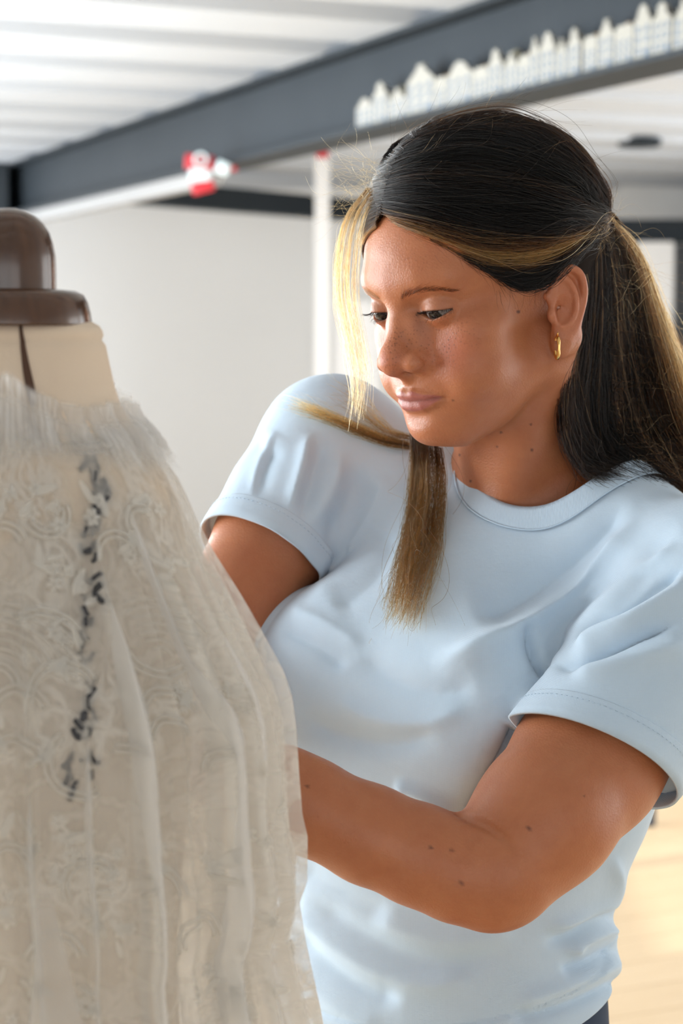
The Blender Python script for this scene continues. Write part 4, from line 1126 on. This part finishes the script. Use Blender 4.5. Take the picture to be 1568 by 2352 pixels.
spot = k.math('MULTIPLY', k.ramp(fr.outputs['Distance'], [(0.18, (1, 1, 1)), (0.36, (0, 0, 0))]), k.ramp(n1.outputs[0], [(0.40, (0, 0, 0)), (0.56, (1, 1, 1))]))
spot = k.math('MULTIPLY', spot, fatt.outputs['Fac'])
col = k.mix(spot, col, (0.25, 0.085, 0.04))
k.link(col, k.bsdf.inputs['Base Color'])
k.bsdf.inputs['Subsurface Weight'].default_value = 0.22
k.bsdf.inputs['Subsurface Radius'].default_value = (1.0, 0.35, 0.18)
k.bsdf.inputs['Subsurface Scale'].default_value = 0.006
k.link(k.ramp(n1.outputs[0], [(0.2, (0.40,) * 3), (0.8, (0.54,) * 3)]), k.bsdf.inputs['Roughness'])
k.bump(k.math('ADD', k.math('MULTIPLY', n2.outputs[0], 0.5), k.math('MULTIPLY', v1.outputs['Distance'], 0.8)), 0.30, 0.0006)

VB = np.vstack([V1, V2]); QB = np.vstack([Q1, Q2 + len(V1)])
body = mesh_obj('body', VB, QB, m_skin, person)
h = world_to_head(VB); hx, hf, hz = h[:, 0], h[:, 1], h[:, 2]; ax_ = np.abs(hx)
base = np.array([0.495, 0.182, 0.078])
tone = np.tile(base, (len(VB), 1))
isface = smoothstep(170, 140, np.linalg.norm(h, axis=1)) * smoothstep(30, 55, hf)
def blend(mask, c):
    global tone
    tone = tone * (1 - mask[:, None]) + np.array(c) * mask[:, None]
def blob(c, r, p=1.0):
    q = (np.stack([ax_, hf, hz], 1) - np.array(c)) / np.array(r); return np.exp(-(q * q).sum(1) * p)
blend(.55 * blob((40, 78, -14), (17, 22, 17)) * isface, (0.56, 0.16, 0.095))        # flush of the cheeks
blend(.45 * blob((0, 112, -12), (16, 16, 13)) * isface, (0.56, 0.17, 0.10))         # nose tip
blend(.35 * blob((18, 88, 8), (9, 14, 9)) * isface, (0.36, 0.16, 0.10))             # inner eye corners
blend(.38 * blob((30, 84, 24), (17, 16, 6)) * isface, (0.40, 0.20, 0.125))          # lids
# lips
ulip = -41.8 + 1.4 * np.exp(-((ax_ - 5.5) / 4) ** 2) - 1.0 * np.exp(-(ax_ / 2.2) ** 2) - 5.2 * np.clip((ax_ - 6) / 19, 0, 1) ** 1.25 + 1.6
llip = -55.4 + 8.2 * np.clip(ax_ / 25, 0, 1) ** 2.1
lip = smoothstep(ulip + .7, ulip - .5, hz) * smoothstep(llip - .8, llip + .6, hz) * smoothstep(26, 23.5, ax_) * (hf > 78)
blend(.88 * lip, (0.43, 0.135, 0.112))
mline = np.exp(-((hz + 46.6 + .012 * ax_ ** 1.2) / .9) ** 2) * smoothstep(27, 24, ax_) * (hf > 82)
blend(.55 * mline, (0.20, 0.055, 0.045))
# lash line and nostrils
e = np.stack([ax_, hf, hz], 1) - EYE
lm = np.exp(-((e[:, 2] - lid_upper(e[:, 0]) - .3) / .8) ** 2) * (np.abs(e[:, 0]) < 14.2) * (hf > EYE[1] + 2)
blend(.92 * lm, (0.02, 0.014, 0.012))
lm = np.exp(-((e[:, 2] - lid_lower(e[:, 0]) + .3) / .6) ** 2) * (np.abs(e[:, 0]) < 13) * (hf > EYE[1] + 2)
blend(.40 * lm, (0.14, 0.07, 0.05))
earm = (np.linalg.norm(np.stack([ax_ - 76, hf + 13, hz - 2], 1) / np.array([14, 26, 38]), axis=1) < 1)
blend(.30 * earm, (0.62, 0.22, 0.13))
# moles
MOLES = [(1190, 716, 4.0), (1150, 993, 2.6), (1141, 1026, 2.2), (1219, 975, 2.6), (1221, 1034, 3.0), (1055, 1045, 2.2), (1080, 1105, 2.4), (1040, 920, 2.0),
         (1213, 1902, 3.2), (1036, 1953, 3.0), (990, 1948, 2.0), (1061, 2031, 3.0), (1008, 2033, 2.4), (703, 1806, 2.4), (1253, 1808, 2.2), (1340, 1830, 1.8)]
bx, by = project(VB)
near = VB[:, 1] < 1.46
for mx, my, mr in MOLES:
    mm = smoothstep(mr + 1.5, mr - 0.6, np.hypot(bx - mx, by - my)) * near
    blend(.8 * mm, (0.10, 0.035, 0.02))
set_color(body, 'tone', tone)
fk = np.clip(1.0 * blob((36, 82, -4), (20, 26, 16)) + .8 * blob((8, 105, 0), (16, 22, 18)) + .35 * blob((20, 90, 62), (40, 25, 22)), 0, 1) * isface
fa = body.data.attributes.new('freckle', 'FLOAT', 'POINT'); fa.data.foreach_set('value', fk.astype(f32))

# eyes
m_eye = new_mat('eye', (0.8, 0.76, 0.72), 0.12, spec=0.35)
k = NT(m_eye); at = k.add('ShaderNodeAttribute', attribute_name='tone'); k.link(at.outputs['Color'], k.bsdf.inputs['Base Color'])
k.bsdf.inputs['Coat Weight'].default_value = 0.15; k.bsdf.inputs['Coat Roughness'].default_value = 0.03
def make_eye(side):
    nu, nv = 48, 40
    gz = np.array([0.20, 0.90, -0.40]); gz /= np.linalg.norm(gz)
    a = np.cross(gz, [0, 0, 1.0]); a /= np.linalg.norm(a); b = np.cross(a, gz)
    vs, cs, fs = [], [], []
    c = EYE * np.array([side, 1, 1])
    for i in range(nv + 1):
        t = math.pi * i / nv
        r = EYE_R * (1 + .035 * max(0, 1 - (t / .50) ** 2))
        for j in range(nu):
            p = 2 * math.pi * j / nu
            vs.append(c + r * (math.cos(t) * gz + math.sin(t) * (math.cos(p) * a + math.sin(p) * b)))
            if t < .16: cs.append((0.006, 0.006, 0.007))
            elif t < .44: cs.append((0.022, 0.015, 0.011))
            elif t < .50: cs.append((0.008, 0.007, 0.007))
            else: cs.append((0.26, 0.23, 0.22))  # whites darkened to stand in for the shade on the eye
    for i in range(nv):
        for j in range(nu):
            fs.append((i * nu + j, i * nu + (j + 1) % nu, (i + 1) * nu + (j + 1) % nu, (i + 1) * nu + j))
    o = mesh_obj('eye', head_to_world(vs), fs, m_eye, person); set_color(o, 'tone', np.array(cs))
    return o
for sd in (1, -1): make_eye(sd)

# hair curves -------------------------------------------------------
def hair_material(name, rough=0.38, radial=0.45):
    m = bpy.data.materials.new(name); m.use_nodes = True
    t = m.node_tree; t.nodes.clear()
    out = t.nodes.new('ShaderNodeOutputMaterial'); hb = t.nodes.new('ShaderNodeBsdfHairPrincipled')
    hb.model = 'CHIANG'; hb.parametrization = 'ABSORPTION'
    hb.inputs['Roughness'].default_value = rough; hb.inputs['Radial Roughness'].default_value = radial
    hb.inputs['Random Roughness'].default_value = 0.2; hb.inputs['IOR'].default_value = 1.38
    at = t.nodes.new('ShaderNodeAttribute'); at.attribute_name = 'tint'
    t.links.new(at.outputs['Vector'], hb.inputs['Absorption Coefficient']); t.links.new(hb.outputs[0], out.inputs[0])
    return m
m_hair = hair_material('hair')
def hair_obj(name, strands, tints, radii, parent):
    """strands: list of (n,3) world arrays; tints: list of (n,3) linear colours; radii: list of (n,)"""
    cv = bpy.data.hair_curves.new(name)
    cv.add_curves([len(s) for s in strands])
    off = parent_loc(parent)
    P_ = np.concatenate(strands) - off
    cv.points.foreach_set('position', P_.astype(f32).ravel())
    if 'radius' not in cv.attributes: cv.attributes.new('radius', 'FLOAT', 'POINT')
    cv.attributes['radius'].data.foreach_set('value', np.concatenate(radii).astype(f32))
    ta = cv.attributes.new('tint', 'FLOAT_COLOR', 'POINT')
    c = np.ones((len(P_), 4), f32); c[:, :3] = .10 * (-np.log(np.clip(np.concatenate(tints), 1e-5, .98))) ** 1.9    # tint to absorption
    ta.data.foreach_set('color', c.ravel())
    cv.materials.append(m_hair)
    o = bpy.data.objects.new(name, cv); COL.objects.link(o); o.parent = parent
    return o

rng = np.random.default_rng(7)
def head_snap(q, off=0.0, it=6):
    """push head points (mm) onto the face along the gradient of the head"""
    q = np.atleast_2d(np.asarray(q, float)).copy()
    for _ in range(it):
        d = head_sdf(q.astype(f32)) - off
        n = sdf_normal(lambda a: head_sdf(a), q, 0.4)
        q -= n * d[:, None]
    return q
# eyebrows
for sd in (1, -1):
    path = catmull([(11, 92, 31.5), (20, 92, 34.5), (30, 88, 36), (40, 80, 35), (48, 70, 31)], 60)
    st, ti, ra = [], [], []
    n = 340
    u = rng.random(n) ** .9
    c = np.stack([np.interp(u, np.linspace(0, 1, 60), path[:, i]) for i in range(3)], 1)
    wid = np.interp(u, [0, .15, .6, 1], [2.6, 4.2, 3.4, 1.2])
    c[:, 2] += rng.normal(0, .45, n) * wid
    root = head_snap(c, .1)
    dirv = np.stack([np.interp(u, [0, .3, 1], [.35, .85, .75]), np.interp(u, [0, 1], [.1, -.65]), np.interp(u, [0, .3, .7, 1], [.9, .45, -.05, -.4])], 1) + rng.normal(0, .14, (n, 3))
    L = np.interp(u, [0, .5, 1], [5.5, 7.0, 4.5]) * rng.uniform(.7, 1.1, n)
    t1 = head_snap(root + dirv * (L * .5)[:, None], .5); t2 = head_snap(root + dirv * L[:, None], .35)
    for i in range(n):
        q = np.array([root[i], t1[i], t2[i]]) * np.array([sd, 1, 1])
        st.append(catmull(head_to_world(q), 6)); ti.append(np.tile((0.20, 0.11, 0.06), (6, 1)) * rng.uniform(.7, 1.3)); ra.append(np.linspace(.000085, .00003, 6))
    hair_obj('eyebrow', st, ti, ra, person)
# lashes
for sd in (1, -1):
    st, ti, ra = [], [], []
    for i in range(95):
        dx = rng.uniform(-11.5, 13.8); up = rng.random() < .7
        zz = (lid_upper(np.array(dx)) + .4) if up else (lid_lower(np.array(dx)) - .3)
        rr = EYE_R + 1.7; fy = math.sqrt(max(rr * rr - dx * dx - zz * zz, 1))
        r0 = EYE + np.array([dx, fy, zz])
        o = np.array([dx / 14 * .75 + .1, .8, (-.12 if up else -.55)]) + rng.normal(0, .08, 3)
        L = (rng.uniform(6.0, 8.5) if up else rng.uniform(2.5, 4.0)) * (.75 + .35 * (dx + 12) / 26)
        q = np.array([r0, r0 + o * L * .5 + np.array([0, 0, -.5 if up else 0.3]), r0 + o * L + np.array([0, 0, 1.2 if up else -.3])]) * np.array([sd, 1, 1])
        st.append(catmull(head_to_world(q), 7)); ti.append(np.tile((0.012, 0.010, 0.010), (7, 1))); ra.append(np.linspace(.00013 if up else .00007, .00003, 7))
    hair_obj('eyelashes', st, ti, ra, person)

# earring: a small gold hoop through the left lobe
m_gold = new_mat('gold', (0.90, 0.55, 0.18), 0.18, 1.0)
def ear_to_head(e, side): return EARC[side] + (np.asarray(e, float) * 0.90) @ EARM[side].T
lobe = head_to_world(ear_to_head((4.5, -31, 8), 1))[0]
hc = P(1279, 798, lobe[1] - .004)
th = np.linspace(0, 2 * math.pi, 40, endpoint=False)
hoop = empty('earring', hc, None); tag(hoop, 'small gold hoop earring hanging from the ear lobe of the woman', 'earring')
a1 = np.array([0.10, -0.995, 0]); pts = hc + np.outer(np.cos(th) * .0055, a1) + np.outer(np.sin(th) * .0082, [0, 0, 1.0])
tv, tf = tube(pts, .0010 + .0004 * np.sin(th * 2) ** 2, 10, closed=True); mesh_obj('hoop', tv, tf, m_gold, hoop)
tv, tf = tube([hc + a1 * -.0015 + np.array([0, 0, .0078]), hc + a1 * .002 + np.array([0, 0, .0105])], .0006, 8); mesh_obj('hook', tv, tf, m_gold, hoop)
# ------------------------------------------------------------------ the woman: hair
def hv_sdf(W):
    """outer surface of the combed-back hair, metres"""
    q = world_to_head(W.astype(f32))
    d = s_ell(q, (0, -18, 53), (83, 104, 95))
    d = smin(d, s_ell(q, (0, -75, 62), (58, 60, 60)), 30)
    return d * HS
def trace_guide(pix, off=0.0, n=28, fn=hv_sdf):
    c = catmull(pix, n)
    return trace(c[:, 0], c[:, 1], fn, 1.0, 1.62, off)

HG = [
    [(1262, 652), (1285, 634), (1310, 612), (1345, 585), (1372, 550), (1388, 517)],
    [(1150, 642), (1205, 668), (1250, 655), (1290, 612), (1340, 566), (1388, 515)],
    [(1077, 598), (1150, 632), (1230, 630), (1290, 598), (1345, 556), (1389, 514)],
    [(992, 550), (1080, 594), (1180, 616), (1270, 596), (1340, 552), (1390, 512)],
    [(908, 516), (1010, 548), (1120, 580), (1240, 578), (1330, 542), (1390, 510)],
    [(872, 482), (980, 508), (1110, 538), (1240, 546), (1330, 526), (1390, 508)],
    [(862, 452), (960, 452), (1090, 472), (1220, 492), (1320, 502), (1391, 505)],
    [(862, 424), (960, 402), (1080, 406), (1210, 430), (1310, 465), (1391, 500)],
    [(868, 394), (960, 356), (1080, 340), (1210, 364), (1312, 415), (1392, 490)],
    [(884, 360), (970, 312), (1080, 286), (1210, 304), (1312, 365), (1386, 445), (1396, 495)],
    [(905, 332), (980, 290), (1080, 256), (1180, 250), (1290, 300), (1352, 365), (1398, 432), (1398, 492)],
]
G1 = np.array([trace_guide(g) for g in HG])
DARK = np.array([0.0016, 0.0006, 0.00022]); BROWN = np.array([0.085, 0.043, 0.020]); GOLD = np.array([0.47, 0.270, 0.115]); BLOND = np.array([0.46, 0.275, 0.115])
def gmix(a, b, x): return np.exp(np.log(a) * (1 - x) + np.log(b) * x)


def sheet(G, count, color, depth=None, thick=0.004, frizz=0.0007, clump=0.6, nclump=60, pts=22, rad=0.00008, len_j=0.0, seed=0, spread=0.0, wander=0.0, lift=0.0):
    """strands between neighbouring guides G (g,n,3); color(u,t,r)->rgb; depth = unit vectors pointing into the mass"""
    r = np.random.default_rng(seed)
    G = np.asarray(G); g, n, _ = G.shape
    t = np.linspace(0, 1, pts)
    Gr = np.stack([np.stack([np.interp(t, np.linspace(0, 1, n), G[i, :, c]) for c in range(3)], 1) for i in range(g)])
    uc = r.random(nclump) * (g - 1); dc = r.random(nclump); tone_ = np.exp(r.normal(0, .45, nclump)); cx_ = r.beta(1.1, 3.0, nclump)
    S, T, R = [], [], []
    for i in range(count):
        k = r.integers(nclump)
        u0 = np.clip(uc[k] + r.normal(0, .30 * (g - 1) / 6), 0, g - 1.001)
        cl = clump * np.sin(np.clip(t * 1.15, 0, 1) * math.pi * .5) ** 1.3
        u = u0 + (uc[k] - u0) * cl * .8 + wander * np.sin(t * r.uniform(2, 6) + r.uniform(0, 6.28)) * t * (1 - t) * 4
        u = np.clip(u, 0, g - 1.001); a = u.astype(int); w = (u - a)[:, None]
        p = Gr[a, np.arange(pts)] * (1 - w) + Gr[a + 1, np.arange(pts)] * w
        dp = thick * (.75 * dc[k] + .35 * r.random() - .22) * (np.sin(t * math.pi * .85 + .25))
        if depth is not None:
            dv = depth(p)
            p = p + dv * dp[:, None]
        ph = r.random(3) * 6.28; fq = r.uniform(3, 9); f2 = r.uniform(10, 22); am = frizz * r.gamma(2.0, .5)
        wob = np.stack([np.sin(t * fq + ph[c]) + .35 * np.sin(t * f2 + ph[c] * 2) for c in range(3)], 1) * am * np.linspace(.3, 1, pts)[:, None]
        p = p + wob
        if lift and r.random() < .10 and depth is not None:      # loose hairs riding over the mass
            p = p - dv * (lift * r.random() * np.sin(t * math.pi) ** .7)[:, None] + wob * 2.0
        if spread: p = p + np.outer(t ** 1.6, r.normal(0, spread, 3))
        L = 1 - len_j * r.random() ** 1.5
        if L < .999:
            tt = t * L; p = np.stack([np.interp(tt, t, p[:, c]) for c in range(3)], 1)
        S.append(p); T.append(color(u / (g - 1), t, r, cx_[k]) * tone_[k]); R.append(rad * (1.7 if r.random() < .12 else r.uniform(.75, 1.25)) * np.interp(t, [0, .08, .75, 1], [.8, 1, 1, .45]))
    return S, T, R
HCEN = head_to_world((0, -18, 50))[0]
def inward(p):
    v = HCEN - p; return v / np.linalg.norm(v, axis=1)[:, None]
def col_side(u, t, r, cx):
    um = float(np.mean(u)); m = math.exp(-((um - .37) / .13) ** 2)
    x = m * r.uniform(.70, 1.05) + ((.75 * cx + .25 * r.random() ** 2) if um > .45 else .12 * r.random() + .2 * cx)
    if r.random() < .04: x = max(x, r.uniform(.3, .7))
    c = gmix(DARK, GOLD, min(x, 1))
    tt = np.interp(t, [0, .12, .6, 1], [.75, 1.0, 1.0, .8])
    return np.outer(tt, c) * r.uniform(.75, 1.25)
HS_, HT_, HR_ = [], [], []
def addh(res):
    HS_.extend(res[0]); HT_.extend(res[1]); HR_.extend(res[2])
addh(sheet(G1, 8000, col_side, inward, .016, .0011, .72, 130, 28, .000105, seed=1, wander=.22, lift=.006))
# far side of the head: the same combing mirrored
def mirror(G):
    s = G.shape; h = world_to_head(G.reshape(-1, 3)); h[:, 0] = -np.abs(h[:, 0]) - 3; return head_to_world(h).reshape(s)
addh(sheet(mirror(G1), 3200, col_side, inward, .010, .0008, .55, 90, 22, .00010, seed=2))
# hair falling free from the tie
PT = [
    [(1312, 618, 1.375), (1334, 690, 1.378), (1318, 780, 1.375), (1292, 890, 1.368), (1297, 1000, 1.362), (1338, 1072, 1.362), (1385, 1098, 1.36)],
    [(1340, 592, 1.392), (1344, 660, 1.395), (1328, 770, 1.392), (1308, 890, 1.385), (1318, 1000, 1.378), (1358, 1075, 1.372), (1415, 1102, 1.37)],
    [(1368, 550, 1.408), (1366, 660, 1.412), (1352, 800, 1.408), (1340, 940, 1.40), (1364, 1040, 1.39), (1420, 1085, 1.38), (1470, 1108, 1.372)],
    [(1385, 520, 1.422), (1400, 660, 1.432), (1398, 810, 1.432), (1402, 960, 1.418), (1440, 1045, 1.40), (1500, 1092, 1.388), (1560, 1128, 1.378)],
    [(1395, 512, 1.435), (1432, 650, 1.45), (1450, 810, 1.455), (1474, 960, 1.44), (1520, 1050, 1.42), (1570, 1105, 1.41), (1620, 1150, 1.40)],
    [(1400, 506, 1.44), (1462, 620, 1.46), (1500, 780, 1.465), (1540, 930, 1.45), (1590, 1040, 1.435), (1640, 1120, 1.42), (1680, 1180, 1.41)],
    [(1402, 500, 1.445), (1470, 580, 1.47), (1530, 730, 1.475), (1590, 880, 1.465), (1650, 1010, 1.45), (1690, 1110, 1.44), (1720, 1190, 1.43)],
]
G2 = np.array([catmull([P(*c) for c in g], 40) for g in PT])
def back(p): return np.tile(np.array([0.15, 1.0, 0.0]), (len(p), 1))
def col_tail(u, t, r, cx):  # outer strands tinted golden to carry the back light
    um = float(np.mean(u)); x = .05 + .85 * smoothstep(.55, 1.0, um) * r.uniform(.5, 1.1) + .45 * (r.random() < .10) + .55 * cx
    c0 = gmix(DARK, GOLD, min(x, 1))
    tip = np.interp(t, [0, .3, 1], [0, .15, .5]) * (r.uniform(.3, 1.1) if um > .5 else r.uniform(0, .5))
    return gmix(c0[None], GOLD[None], tip[:, None]) * r.uniform(.75, 1.25)
addh(sheet(G2, 5000, col_tail, back, .040, .0020, .62, 80, 30, .00011, len_j=.25, seed=3, spread=.004, wander=.25, lift=.008))
# light hair framing the far side of the face
LK = [
    [(872, 446, 1.352), (842, 500, 1.350), (828, 600, 1.352), (826, 690, 1.350), (842, 790, 1.345), (853, 870, 1.340), (846, 945, 1.335)],
    [(862, 436, 1.358), (824, 500, 1.356), (806, 600, 1.356), (806, 690, 1.354), (826, 790, 1.348), (842, 880, 1.342), (832, 960, 1.338)],
    [(852, 432, 1.366), (805, 500, 1.364), (785, 600, 1.364), (785, 690, 1.360), (806, 790, 1.354), (822, 890, 1.346), (815, 975, 1.340)],
    [(842, 432, 1.372), (788, 506, 1.372), (768, 600, 1.372), (770, 690, 1.366), (792, 800, 1.358), (812, 900, 1.350), (806, 975, 1.342)],
]
G3 = np.array([catmull([P(*c) for c in g], 34) for g in LK])
def col_lock(u, t, r, cx):
    a = np.interp(t, [0, .18, .5, 1], [.15, .55, .9, 1.0]); b = r.uniform(.6, 1.15)
    return (np.outer(1 - a, BROWN) + np.outer(a, BLOND)) * b
addh(sheet(G3, 140, col_lock, back, .012, .0013, .55, 26, 28, .00008, len_j=.45, seed=4, spread=.003))
# lock falling over the chest from behind the chin, and the strand lying on the far shoulder
def on_shirt(pix, off, n=34):
    c = catmull(pix, n); return trace(c[:, 0], c[:, 1], shirt_sdf, 1.0, 1.6, off)
CL = [
    [(945, 985), (945, 1090), (932, 1200), (915, 1290), (898, 1370), (884, 1425)],
    [(965, 1000), (965, 1100), (955, 1210), (938, 1310), (922, 1390), (908, 1440)],
    [(990, 1015), (992, 1110), (985, 1215), (968, 1310), (948, 1400), (936, 1445)],
    [(1012, 1030), (1020, 1110), (1012, 1200), (1000, 1280), (975, 1370), (958, 1450)],
]
def chest_guide(pix):
    g = on_shirt(pix, .010); j = P(pix[0][0], pix[0][1], 1.395)
    w = np.exp(-np.linspace(0, 1, len(g)) / .16)[:, None]
    jj = np.array([P(a, b, 1.392) for a, b in zip(*project(g))])
    return g * (1 - w) + jj * w
G4 = np.array([chest_guide(c) for c in CL])
def col_chest(u, t, r, cx):
    a = np.interp(t, [0, .25, .6, 1], [.25, .55, .8, 1.0]) * (.45 + .9 * cx + r.uniform(0, .5)); a = np.clip(a, 0, 1)
    return (np.outer(1 - a, BROWN * .8) + np.outer(a, GOLD * 1.05)) * r.uniform(.75, 1.2)
addh(sheet(G4, 700, col_chest, back, .010, .0026, 1.0, 13, 28, .00009, len_j=.5, seed=5, spread=.0036, wander=.35, lift=.006))
SL = [[(940, 1012), (880, 990), (820, 965), (760, 945), (700, 930), (650, 915)], [(940, 1022), (880, 1010), (820, 985), (760, 960), (700, 935), (660, 925)], [(940, 1032), (880, 1022), (820, 1000), (770, 975), (720, 950), (690, 935)]]
G5 = np.array([on_shirt(c, .006) for c in SL])
addh(sheet(G5, 240, col_chest, back, .004, .0018, .7, 9, 26, .00008, len_j=.55, seed=6, spread=.004))
SL = [[(945, 1000), (900, 985), (860, 950), (830, 915), (790, 895)], [(940, 1010), (890, 1000), (840, 970), (800, 930), (740, 905)]]
G6 = np.array([on_shirt(c, .008) for c in SL])
addh(sheet(G6, 90, col_chest, back, .004, .003, .5, 9, 22, .00008, len_j=.5, seed=8, spread=.008))

# fly-aways
r = np.random.default_rng(11)
def fly(base, out, length, curl, tint, rad=.00006, n=16):
    t = np.linspace(0, 1, n); d = out / np.linalg.norm(out); a = np.cross(d, r.normal(0, 1, 3)); a /= np.linalg.norm(a); b = np.cross(d, a)
    w = r.uniform(2, 6) * curl; ph = r.uniform(0, 6.28); am = length * .16
    p = base + np.outer(t * length, d) + np.outer(am * (np.sin(t * w + ph) - math.sin(ph)), a) + np.outer(am * (np.cos(t * w + ph) - math.cos(ph)) * t, b)
    HS_.append(p); HT_.append(np.tile(tint, (n, 1))); HR_.append(np.linspace(rad, rad * .5, n))
for i in range(260):
    # over the crown and the front of the parting
    if r.random() < .36:
        k = r.integers(7, 11); j = r.integers(0, 20); b = G1[k, j]; tan = G1[k, min(j + 2, 27)] - b
        o = -inward(b[None])[0] * r.uniform(.05, .6) + tan / (np.linalg.norm(tan) + 1e-9) * r.uniform(.3, 1.4) + r.normal(0, .2, 3)
        fly(b, o, r.uniform(.012, .050), .55, gmix(DARK, GOLD, r.uniform(.3, .9)))
    else:
        b = P(r.uniform(795, 900), r.uniform(360, 500), 1.36) * 1.0
        o = np.array([r.uniform(-1.2, .2), r.normal(0, .3), r.uniform(-.7, .8)])
        fly(b, o, r.uniform(.01, .040), .9, BLOND * r.uniform(.5, 1.2), .00005)
for i in range(260):
    k = r.integers(3, 6); j = r.integers(2, 30); b = G2[k, j] + r.normal(0, .004, 3)
    fly(b, np.array([r.uniform(-.2, 1.0), r.normal(0, .3), r.uniform(-1.2, .3)]), r.uniform(.015, .05), 1.3, GOLD * r.uniform(.6, 1.5))
for i in range(110):     # shorter hair breaking out at the tie
    b = P(r.uniform(1340, 1400), r.uniform(480, 560), 1.40)
    fly(b, np.array([r.uniform(-1, 1), -.5 + r.normal(0, .3), r.uniform(-1, 1)]), r.uniform(.012, .03), 1.3, (BROWN * .5 + GOLD * .5) * r.uniform(.6, 1.4))
for i in range(14):      # wisps before the ear and on the forehead
    b = P(r.uniform(1130, 1255), r.uniform(640, 672), 1.318)
    fly(b, np.array([r.uniform(-.2, .5), -.1, -1.0]), r.uniform(.010, .020), .6, DARK * 1.5)
for i in range(320):     # fine short hair along the hairline
    j = r.integers(1, 8); g0 = G1[j]; a_ = r.integers(0, 2); q_ = g0[a_] * (1 - .0) + (G1[j + 1][a_] - g0[a_]) * r.random()
    b = head_to_world(head_snap(world_to_head(q_[None]), .3, 3))[0]; tan = g0[a_ + 3] - g0[a_]; tan /= np.linalg.norm(tan)
    fly(b, tan + np.array([0, 0, r.normal(-.15, .2)]) + r.normal(0, .12, 3), r.uniform(.008, .026), .35, gmix(DARK, GOLD, r.uniform(.3, .8)), .00006)
hair = hair_obj('hair', HS_, HT_, HR_, person)
hair['label'] = 'long brown hair with blond highlights, half tied back'

# the mass of hair under the strands
hl = [(845, 497), (908, 520), (992, 554), (1077, 602), (1140, 644), (1182, 672), (1224, 668), (1266, 640)]
hp = trace([a for a, b in hl], [b for a, b in hl], lambda W: body_sdf(W, False), 1.0, 1.6)
hq = world_to_head(hp); od = np.argsort(hq[:, 1])
def base_sdf(W):
    q = world_to_head(W)
    d = hv_sdf(W) / HS + 7.0
    zl = np.interp(q[:, 1], np.r_[-200, -60, -30, -12, hq[od, 1]], np.r_[-45, -40, -10, 34, hq[od, 2] + 9]).astype(f32)
    d = smax(d, (zl - q[:, 2]) * f32(.75), 6)
    # under the loose hair
    lp = s_chain(W, TAILC, [.018, .022, .025, .028, .024, .014], .01) / HS
    return smin(d, lp, 8) * f32(HS)
TAILC = [P(1375, 530, 1.475), P(1395, 660, 1.495), P(1420, 800, 1.505), P(1450, 930, 1.50), P(1500, 1040, 1.475), P(1580, 1120, 1.45)]
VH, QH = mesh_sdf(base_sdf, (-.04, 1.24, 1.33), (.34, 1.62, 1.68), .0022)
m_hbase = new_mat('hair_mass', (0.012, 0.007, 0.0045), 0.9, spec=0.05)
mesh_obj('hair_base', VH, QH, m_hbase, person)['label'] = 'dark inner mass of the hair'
# ------------------------------------------------------------------ jeans and shoes below the frame
m_jean = new_mat('dark_denim', (0.030, 0.048, 0.085), 0.8, spec=0.2)
HIP = RIB + T_F * .020 - T_X * .010 - T_Z * .44; HIP[2] = HEM_Z
def jeans_sdf(W):
    d = s_ellR(W, HIP - T_Z * .04, (.132, .115, .15), TR)
    for sx in (-1, 1):
        kn = HIP + T_X * .085 * sx + T_F * .02; kn[2] = .48; an = HIP + T_X * .085 * sx; an[2] = .09
        d = smin(d, s_chain(W, [HIP + T_X * .07 * sx - T_Z * .12, kn, an], [.082, .060, .050], .02), .03)
    return np.maximum(d, -(W[:, 2] - .07))
VJ, QJ = mesh_sdf(jeans_sdf, (HIP[0] - .24, HIP[1] - .24, .04), (HIP[0] + .24, HIP[1] + .24, HIP[2] + .14), .006, (4, 1))
jeans = mesh_obj('jeans', VJ, QJ, m_jean, person); jeans['label'] = 'dark blue jeans'
m_shoe = new_mat('shoe', (0.05, 0.05, 0.05), 0.6)
for sx in (-1, 1):
    c = HIP + T_X * .085 * sx; c[2] = 0
    def shoe_sdf(W, c=c):
        d = s_chain(W, [c + T_Z * .045 - T_F * .03, c + T_Z * .045 + T_F * .06, c + T_Z * .035 + T_F * .16], [.042, .044, .032], .02)
        d = smin(d, s_cap(W, c + T_Z * .05, c + T_Z * .11, .045, .042), .02)
        return np.maximum(np.maximum(d, -W[:, 2]), W[:, 2] - f32(.105))
    a, b = mesh_sdf(shoe_sdf, c - np.array([.25, .25, .01]), c + np.array([.25, .25, .13]), .005, (4, 1)); mesh_obj('shoe', a, b, m_shoe, person)
